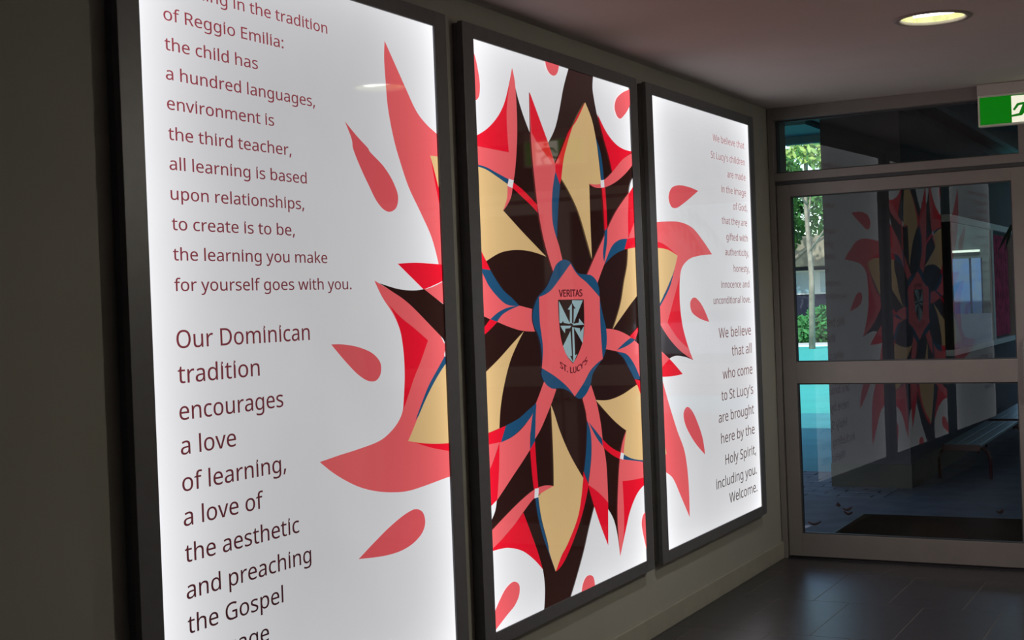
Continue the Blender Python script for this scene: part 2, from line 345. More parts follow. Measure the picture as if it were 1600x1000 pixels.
ART_MIDDLE = '''
white|-0.6621,0.9711c 0.0866,0.9728c 0.0637,0.9414 0.0252,0.8802 -0.0149,0.7971 -0.0598,0.7258 -0.1217,0.6705c -0.2567,0.8382c -0.2627,0.6968c -0.3141,0.7599 -0.3547,0.8292 -0.3686,0.8695 -0.3793,0.9059c -0.4082,0.8437 -0.4474,0.7768 -0.4977,0.7277 -0.5770,0.6791 -0.6685,0.6441c
white|0.3050,0.9698c 0.2931,0.9183 0.3048,0.8725 0.3248,0.8215c 0.4006,0.7635 0.4879,0.7231 0.5800,0.7064 0.6906,0.7069c 0.6906,0.9732c
salmon|-0.3793,0.9059c -0.3633,0.8650 -0.3569,0.8027 -0.3562,0.7292 -0.3639,0.6496 -0.3871,0.5508 -0.4041,0.5105 -0.4214,0.4652 -0.4556,0.4324 -0.4848,0.4146c -0.4561,0.4531 -0.4472,0.4939 -0.4425,0.5237c -0.5241,0.5363 -0.5979,0.5515 -0.6805,0.5565c -0.6809,0.6163c -0.4294,0.6138c -0.4508,0.6938 -0.4258,0.7948
red|-0.3793,0.9059c -0.4082,0.8437 -0.4474,0.7768 -0.4977,0.7277 -0.5770,0.6791 -0.6789,0.6412c -0.6809,0.6163c -0.4272,0.6140c -0.4330,0.6799 -0.4319,0.7474 -0.4181,0.8061
blue|-0.6805,0.5565c -0.5978,0.5525 -0.5239,0.5389 -0.4348,0.5216c -0.4463,0.5043c -0.5250,0.5261 -0.5985,0.5439 -0.6810,0.5505c
tan|-0.6809,0.5515c -0.5984,0.5449 -0.5249,0.5271 -0.4462,0.5053c -0.4534,0.4584 -0.4848,0.4146c -0.3486,0.3478 -0.1681,0.2645c -0.2599,0.2781 -0.3540,0.2844 -0.4456,0.2817 -0.5240,0.2710 -0.6173,0.2434c -0.6631,0.2836c -0.6860,0.2930c
red|-0.4016,0.5133c -0.3364,0.4935 -0.2795,0.4701 -0.2238,0.4455c -0.2238,0.4180c -0.2816,0.4449 -0.3387,0.4670 -0.4099,0.4950c
blue|-0.2250,0.4465c -0.1691,0.4105 -0.1101,0.3689 -0.0762,0.3329c -0.0908,0.3419 -0.1535,0.3756 -0.2189,0.4176c
white|-0.4346,0.5242c -0.3987,0.5208c -0.4111,0.4939c -0.4467,0.4991c
red|-0.6803,0.3006c -0.6629,0.2861c -0.6173,0.2434c -0.5910,0.2144c -0.6611,0.2180c -0.6868,0.2188c
salmon|-0.6870,0.2163c -0.6560,0.2165c -0.6174,0.1766 -0.5670,0.1411 -0.4936,0.1046 -0.3986,0.0954c -0.2969,0.0815c -0.3014,0.0432 -0.2809,0.0026c -0.3771,0.0083 -0.4669,0.0231 -0.5588,0.0436 -0.6062,0.0534 -0.6879,0.0753c
blue|-0.6610,0.2190c -0.5910,0.2144c -0.5529,0.1817 -0.5013,0.1457 -0.4475,0.1221 -0.3930,0.0942c -0.4386,0.0944 -0.4938,0.1020 -0.5571,0.1309 -0.6078,0.1641 -0.6370,0.1942
blue|-0.3930,0.0942c -0.4726,0.0898 -0.5398,0.0773 -0.6062,0.0529c -0.5588,0.0431c -0.5245,0.0642 -0.4735,0.0795
red|-0.6062,0.0534c -0.5566,0.0436c -0.6089,0.0198 -0.6843,-0.0090c -0.6819,0.0221c
tan|-0.3656,0.0069c -0.4150,-0.0322 -0.4764,-0.0916 -0.5272,-0.1707 -0.5569,-0.2399 -0.5711,-0.3072c -0.6882,-0.3160c -0.6837,-0.1305c -0.5524,-0.0775 -0.4606,-0.0355
red|-0.6884,-0.3191c -0.6037,-0.3109 -0.5249,-0.3030c -0.5620,-0.3550c -0.6178,-0.3532 -0.6861,-0.3541c
salmon|-0.5749,-0.3541c -0.4862,-0.3452 -0.4048,-0.3219 -0.3439,-0.2906 -0.3115,-0.2588c -0.3049,-0.2514c -0.3213,-0.3032 -0.3460,-0.3433 -0.3532,-0.4008c -0.4143,-0.4360 -0.4857,-0.4742 -0.6062,-0.5399c -0.5931,-0.4710
blue|-0.5249,-0.3025c -0.4247,-0.2862 -0.3654,-0.2677 -0.2986,-0.2474c -0.3189,-0.2751 -0.3317,-0.2864 -0.4045,-0.3194 -0.4861,-0.3442 -0.5641,-0.3542c
salmon|-0.2258,-0.1759c -0.1288,-0.2096c -0.1706,-0.2547 -0.2246,-0.3046 -0.2641,-0.3378 -0.3151,-0.3703c -0.3049,-0.3207 -0.2988,-0.2501c -0.2660,-0.2178
salmon|-0.6859,-0.3526c -0.5748,-0.3531c -0.6200,-0.4073 -0.6486,-0.4340c -0.6873,-0.4343c
white|-0.6763,-0.4267c -0.6484,-0.4310c -0.6592,-0.4477c -0.6778,-0.4454c
red|-0.5748,-0.3531c -0.5857,-0.4466 -0.6062,-0.5399c -0.6574,-0.5562c -0.6871,-0.5608c -0.6879,-0.4417c -0.6592,-0.4477c -0.6485,-0.4330c -0.6166,-0.4051
blue|-0.2996,-0.2447c -0.2929,-0.2505c -0.3031,-0.2995 -0.3069,-0.3311 -0.3143,-0.3757c -0.3533,-0.4018c -0.3411,-0.3279 -0.3186,-0.2716
red|-0.3532,-0.4008c -0.3143,-0.3751c -0.3102,-0.4533 -0.3019,-0.5386c -0.3355,-0.5405c -0.3458,-0.4809
white|-0.6094,-0.5394c -0.6228,-0.5727 -0.6615,-0.6070c -0.6868,-0.6229c -0.6817,-0.5591c -0.6574,-0.5562c
blue|-0.3284,-0.5691c -0.3043,-0.5671c -0.2903,-0.6428 -0.2495,-0.7352 -0.2091,-0.8125 -0.1891,-0.8510c -0.2350,-0.7817 -0.2783,-0.7143 -0.3136,-0.6340
tan|-0.1774,-0.2613c -0.1549,-0.2906 -0.1160,-0.3545 -0.0399,-0.4484 0.0718,-0.5518c 0.0592,-0.6157 0.0191,-0.6836 -0.0750,-0.7697 -0.1316,-0.7997 -0.1891,-0.8510c -0.2345,-0.7751 -0.2439,-0.7415 -0.2879,-0.6432 -0.3044,-0.5686c -0.2584,-0.5545 -0.1799,-0.5486c -0.1743,-0.4418
red|0.0767,-0.5285c 0.1173,-0.5834c 0.0686,-0.6625 -0.0210,-0.7562 -0.1260,-0.8328 -0.1891,-0.8510c -0.1431,-0.8092 -0.0745,-0.7642 0.0196,-0.6781 0.0718,-0.5518c
salmon|-0.1799,-0.5486c -0.2569,-0.5375 -0.3356,-0.5416 -0.4248,-0.5610 -0.5401,-0.5950 -0.6886,-0.6450c -0.6906,-0.6939c -0.6563,-0.6987c -0.5791,-0.6704 -0.4879,-0.6363 -0.4168,-0.6029 -0.3380,-0.5704 -0.2586,-0.5572
white|-0.3294,-0.5387c -0.2996,-0.5405c -0.3047,-0.5713c -0.3357,-0.5713c
red|-0.4229,-0.6072c -0.3766,-0.6772 -0.3244,-0.7600 -0.2918,-0.8254c -0.3558,-0.7792 -0.4394,-0.7354 -0.5402,-0.7074 -0.6032,-0.7009 -0.6782,-0.6997c -0.6719,-0.6975c -0.5791,-0.6704 -0.4879,-0.6363
white|-0.6781,-0.6985c -0.6032,-0.7009 -0.5402,-0.7074 -0.4394,-0.7354 -0.3558,-0.7792 -0.2918,-0.8245c -0.2806,-0.8945 -0.2981,-0.9802c -0.6785,-0.9742c -0.6906,-0.9572c
white|0.1628,-0.6704c 0.2157,-0.7481 0.2777,-0.8344c 0.2862,-0.6969c 0.3409,-0.7496 0.3720,-0.8203 0.3875,-0.8980c 0.4502,-0.8087 0.5043,-0.7377 0.5906,-0.6759 0.6906,-0.6466c 0.6906,-0.9590c 0.6906,-0.9797c -0.0821,-0.9727c -0.0212,-0.9078 0.0546,-0.8179 0.1076,-0.7409
red|0.1119,-0.5815c 0.2058,-0.6211 0.2916,-0.6711c 0.2774,-0.8374c 0.2151,-0.7538 0.1625,-0.6732
salmon|0.0915,-0.2592c 0.1722,-0.2131c 0.2220,-0.2912 0.2508,-0.3697 0.2625,-0.4316 0.2877,-0.5228 0.2913,-0.6740c 0.2056,-0.6240 0.1146,-0.5830c 0.1522,-0.4781 0.1531,-0.3916 0.1252,-0.3441 0.1171,-0.3116
blue|0.1252,-0.3441c 0.1531,-0.3916 0.1522,-0.4781 0.1125,-0.5759c 0.0808,-0.5290c 0.1091,-0.4447
blue|0.1359,-0.3496c 0.1920,-0.3837 0.2558,-0.4250c 0.2605,-0.4537c 0.2035,-0.4139
salmon|0.4957,-0.4174c 0.4525,-0.4600 0.4205,-0.5201 0.3936,-0.6253 0.3763,-0.7430 0.3875,-0.8980c 0.4448,-0.7836 0.4382,-0.6099c 0.5477,-0.6189 0.6906,-0.6247c 0.6906,-0.5592c 0.5399,-0.5348 0.4558,-0.5229c 0.4735,-0.4683
red|0.2545,-0.4237c 0.3449,-0.4686 0.4365,-0.4977c 0.4204,-0.5213c 0.3424,-0.4946 0.2630,-0.4575c
red|0.4382,-0.6099c 0.5477,-0.6189 0.6906,-0.6247c 0.6906,-0.6497c 0.5906,-0.6759 0.5043,-0.7377 0.4502,-0.8087 0.3875,-0.8980c 0.4354,-0.8003
tan|0.2094,-0.2727c 0.3325,-0.2820 0.4706,-0.2712 0.5672,-0.2535 0.6250,-0.2419c 0.6906,-0.2656c 0.6906,-0.5614c 0.6685,-0.5545c 0.5401,-0.5324 0.4605,-0.5064c 0.4741,-0.4622 0.4959,-0.4156c 0.3844,-0.3690
blue|0.4605,-0.5064c 0.5401,-0.5324 0.6906,-0.5582c 0.6906,-0.5645c 0.5394,-0.5397 0.4524,-0.5261c
white|0.4336,-0.4962c 0.4638,-0.5043c 0.4538,-0.5275c 0.4206,-0.5189c
salmon|0.2993,-0.0046c 0.4182,-0.0130 0.5094,-0.0294 0.5790,-0.0484c 0.6906,-0.0802c 0.6906,-0.2280c 0.6645,-0.2245c 0.6080,-0.1650 0.5324,-0.1179 0.4329,-0.0993 0.3213,-0.0853c
blue|0.4282,-0.1009c 0.5326,-0.1161 0.6082,-0.1631 0.6646,-0.2232c 0.6027,-0.2193c 0.5434,-0.1689 0.4923,-0.1264
blue|0.5756,-0.0507c 0.6215,-0.0599c 0.5522,-0.0782 0.4288,-0.0943c 0.5056,-0.0690
red|0.6906,0.0021c 0.6557,-0.0111 0.5633,-0.0454c 0.6232,-0.0600c 0.6906,-0.0252c
red|0.6028,-0.2187c 0.6906,-0.2280c 0.6906,-0.3063c 0.6585,-0.2849c 0.6292,-0.2484c
tan|0.3955,-0.0117c 0.4376,0.0305 0.4902,0.0962 0.5291,0.1754 0.5672,0.2432 0.5816,0.3095c 0.6906,0.3169c 0.6906,0.1343c 0.6688,0.1220c 0.5837,0.0826 0.5005,0.0412
salmon|0.6906,0.4553c 0.6836,0.4420c 0.5901,0.3474c 0.6906,0.3504c
red|0.6080,0.5333c 0.6906,0.5634c 0.6906,0.4434c 0.6800,0.4388c 0.6296,0.3901 0.5908,0.3548c 0.5908,0.4383
white|0.6645,0.4475c 0.6906,0.4553c 0.6906,0.4238c 0.6558,0.4253c
white|0.6906,0.6220c 0.6755,0.6109c 0.6309,0.5706 0.6110,0.5309c 0.6906,0.5616c
red|0.5693,0.3468c 0.6906,0.3548c 0.6906,0.3140c 0.5334,0.3030c
salmon|0.1675,0.1972c 0.2524,0.2724 0.3393,0.3450 0.4615,0.4452 0.6112,0.5334c 0.5941,0.4384 0.5901,0.3474c 0.4979,0.3401 0.4184,0.3110 0.3369,0.2410 0.2644,0.1681c
blue|0.5773,0.3470c 0.4980,0.3413 0.4187,0.3140 0.3399,0.2410c 0.4069,0.2699 0.4777,0.2910 0.5445,0.3032c
blue|0.3572,0.3783c 0.3803,0.3868c 0.3718,0.3280 0.3379,0.2511c 0.3287,0.2795 0.3420,0.3273
red|0.3412,0.5400c 0.3739,0.5419c 0.3797,0.4597 0.3803,0.3862c 0.3536,0.3722c 0.3498,0.4584
red|0.3250,0.8245c 0.4006,0.7635 0.4879,0.7231 0.5800,0.7064 0.6906,0.7063c 0.6906,0.7108c 0.5602,0.6647 0.4507,0.6050c 0.4215,0.6662 0.3822,0.7259
salmon|0.6906,0.7139c 0.6729,0.7015c 0.5602,0.6647 0.4461,0.6047 0.3678,0.5714 0.2234,0.5471c 0.2767,0.5362 0.3650,0.5414 0.4731,0.5671 0.5868,0.6112 0.6906,0.6664c
blue|0.2951,0.7359c 0.3431,0.6720 0.3646,0.5694c 0.3349,0.5675c 0.3219,0.6644
tan|0.2133,0.8546c 0.2715,0.7924 0.3070,0.7075 0.3175,0.6640 0.3349,0.5675c 0.3291,0.5523c 0.2777,0.5474 0.2234,0.5471c 0.2208,0.3943 0.2227,0.2603c 0.1861,0.3236 0.1131,0.4363 0.0384,0.5065 -0.0235,0.5505c 0.0024,0.6223 0.0409,0.6845 0.1164,0.7768
red|0.2133,0.8546c 0.1164,0.7768 0.0409,0.6845 0.0024,0.6223 -0.0235,0.5505c -0.0387,0.5256c -0.0732,0.5722c -0.0734,0.5999c -0.0263,0.6415 0.0158,0.6870 0.0584,0.7308 0.1240,0.7728
salmon|-0.2567,0.8382c -0.2603,0.7388 -0.2562,0.6321 -0.2437,0.5391 -0.2250,0.4325 -0.1836,0.3148 -0.1178,0.2075c -0.0393,0.2524c -0.0644,0.3065 -0.0813,0.3338 -0.1065,0.4103 -0.1071,0.4763 -0.0707,0.5724c -0.0709,0.5990c -0.1216,0.6716c
red|-0.2567,0.8382c -0.2569,0.7659 -0.2544,0.6966c -0.1914,0.6536 -0.0901,0.5987c -0.0735,0.5988c -0.1216,0.6716c
blue|-0.0706,0.5735c -0.0359,0.5274c -0.0591,0.4400 -0.0792,0.3284c -0.1089,0.3827 -0.1120,0.4486 -0.0973,0.5155
white|0.3305,0.5672c 0.3647,0.5706c 0.3665,0.5415c 0.3322,0.5383c
blue|-0.2489,0.1244c -0.1786,0.1590 -0.1310,0.2027 -0.0964,0.2359 -0.0367,0.2555 0.0155,0.2511 0.0410,0.2384 0.0856,0.2092 0.1538,0.2026 0.2096,0.1993 0.2577,0.1777 0.2793,0.1453 0.2818,0.1100 0.3040,0.0506 0.3323,-0.0094 0.3298,-0.0687 0.2960,-0.1145 0.2349,-0.1466 0.1897,-0.1732 0.1649,-0.2121 0.1128,-0.2488 0.0640,-0.2577 0.0181,-0.2430 -0.0331,-0.2214 -0.0968,-0.2075 -0.1663,-0.2038 -0.2202,-0.1812 -0.2479,-0.1471 -0.2395,-0.1207 -0.2405,-0.0614 -0.2606,-0.0122 -0.2933,0.0262 -0.2985,0.0637 -0.2751,0.1006
salmon|0.0279,0.2416c 0.0849,0.2018 0.1649,0.1720 0.2809,0.1159c 0.2778,0.0041 0.2881,-0.1212c 0.1772,-0.1550 0.1032,-0.2023 0.0205,-0.2460c -0.0321,-0.2103 -0.1314,-0.1650 -0.2437,-0.1269c -0.2279,-0.0565 -0.2444,0.0356 -0.2430,0.1227c -0.1551,0.1414 -0.0687,0.1863
dark|-0.0907,0.1106c 0.1328,0.1095c 0.1289,0.0200 0.1122,-0.0425 0.0726,-0.0865 0.0180,-0.1246c -0.0348,-0.0928 -0.0753,-0.0354 -0.0887,0.0315
steel|-0.0834,0.1066c 0.0080,0.0177c -0.0852,0.0270c
steel|0.0293,0.1074c 0.1242,0.1061c 0.0307,0.0182c 0.0151,0.0231c
steel|0.0301,0.0114c 0.1236,0.0075c 0.1096,-0.0550c
steel|0.0175,0.0050c -0.0629,-0.0570c -0.0347,-0.0917 0.0156,-0.1205c 0.0250,-0.1210c 0.0141,-0.0782c
steel|0.0019,0.0235c 0.0063,0.0728c -0.0121,0.0743c 0.0256,0.0961c 0.0218,0.0229c
dark|0.0259,0.0990c 0.0573,0.0753c 0.0413,0.0767c 0.0338,0.0226c 0.0205,0.0230c
steel|0.0192,0.0089c 0.0352,0.0084c 0.0366,-0.0962c 0.0559,-0.0914c 0.0223,-0.1209c 0.0156,-0.1205c
dark|0.0033,0.0094c 0.0205,0.0089c 0.0183,-0.1207c -0.0060,-0.0953c 0.0098,-0.0960c
dark|-0.0793,0.0213c -0.0550,0.0334c -0.0504,0.0260c 0.0148,0.0197c 0.0144,0.0152c -0.0796,0.0174c
steel|-0.0797,0.0168c 0.0143,0.0141c 0.0003,0.0055c -0.0392,0.0051c -0.0433,-0.0115c -0.0654,0.0031c
steel|0.0282,0.0205c 0.0798,0.0236c 0.0839,0.0394c 0.1283,0.0143c 0.0277,0.0149c
dark|0.0276,0.0137c 0.1281,0.0120c 0.0902,-0.0120c 0.0875,0.0029c 0.0271,0.0081c
drop|-0.6712,0.9326c -0.6475,0.9087 -0.6303,0.8662 -0.6206,0.8175 -0.6299,0.7789 -0.6539,0.7637 -0.6844,0.7652c
drop|-0.1245,0.9718c -0.1168,0.9454 -0.0934,0.9254 -0.0557,0.9204 -0.0262,0.9337 -0.0047,0.9717c
drop|0.6906,0.9691c 0.6687,0.9607 0.5699,0.9303 0.5088,0.8956 0.4950,0.8637 0.5139,0.8352 0.5442,0.8261 0.5935,0.8465 0.6415,0.8796 0.6906,0.9329c
drop|-0.6769,-0.8999c -0.6640,-0.9026c -0.6163,-0.8623 -0.5688,-0.8338 -0.5128,-0.8246 -0.4770,-0.8440 -0.4794,-0.8728 -0.5099,-0.9010 -0.5764,-0.9254 -0.6641,-0.9587c -0.6817,-0.9590c
drop|0.6894,-0.7648c 0.6593,-0.7648 0.6301,-0.7749 0.6141,-0.8036 0.6367,-0.8759 0.6716,-0.9446c
drop|0.0122,-0.9730c 0.0264,-0.9404 0.0569,-0.9179 0.0916,-0.9163 0.1252,-0.9307 0.1360,-0.9664 0.1351,-0.9759c
'''
ART_RIGHT = '''
salmon|-0.6762,0.4239c -0.5573,0.4322 -0.3542,0.4364 -0.2024,0.4151 -0.0724,0.3614 0.0436,0.3011c -0.1298,0.2924 -0.2776,0.2719 -0.3714,0.2274 -0.3995,0.1580 -0.4034,0.0767 -0.3790,-0.0217 -0.3185,-0.1142 -0.2609,-0.1773c -0.4136,-0.1305 -0.5430,-0.0728 -0.6554,-0.0019c -0.6860,0.0032c -0.6860,0.2369c
red|-0.6844,0.3424c -0.6419,0.3435c -0.5458,0.3298 -0.4111,0.2881c -0.5262,0.3063 -0.6860,0.3174c
blue|-0.4109,0.2897c -0.4642,0.2147 -0.5200,0.1505 -0.6712,0.0534c -0.6782,0.0887c -0.5658,0.1348
tan|-0.6860,0.3198c -0.6508,0.3182 -0.5256,0.3119 -0.4111,0.2881c -0.4687,0.2147 -0.5653,0.1387 -0.6471,0.0804 -0.6860,0.0654c
red|-0.3904,0.2004c -0.4553,0.1259 -0.5620,-0.0004c -0.4528,-0.0681 -0.3149,-0.1242c -0.3795,-0.0258 -0.4034,0.0767 -0.3995,0.1580
dark|-0.6860,0.0110c -0.6554,-0.0019c -0.5430,-0.0728 -0.4136,-0.1305 -0.2609,-0.1773c -0.3700,-0.1570 -0.4837,-0.1474 -0.5560,-0.1559c -0.6149,-0.1332 -0.6860,-0.1016c
salmon|-0.6860,-0.1016c -0.6604,-0.1138c -0.5560,-0.1559c -0.6533,-0.1919c -0.6860,-0.1912c
red|-0.5560,-0.1559c -0.4878,-0.1874 -0.4011,-0.2312c -0.5373,-0.2327 -0.6860,-0.2262c -0.6860,-0.1874c -0.6465,-0.1883c
salmon|-0.6860,-0.2032c -0.6530,-0.2374 -0.5869,-0.3392 -0.4958,-0.4689 -0.4127,-0.5723 -0.3797,-0.7007 -0.3805,-0.8638c -0.4734,-0.7646 -0.5690,-0.6673 -0.6549,-0.6289 -0.6860,-0.6141c
tan|-0.6860,-0.4688c -0.6585,-0.4903c -0.6299,-0.5579c -0.6860,-0.5545c
drop|-0.1152,0.5882c -0.2429,0.5993 -0.3835,0.5975 -0.4650,0.5765 -0.4957,0.5387 -0.4725,0.5037 -0.4169,0.4958 -0.3222,0.5190
drop|-0.2236,0.1032 -0.2740,0.0813 -0.2659,0.0455 -0.1846,0.0129 -0.0322,-0.0122c -0.0825,0.0377 -0.1477,0.0812
drop|-0.3649,-0.3785 -0.4082,-0.4008 -0.4016,-0.4415 -0.3058,-0.5277 -0.1545,-0.6123c -0.1757,-0.5389 -0.2413,-0.4540 -0.3033,-0.3999
'''

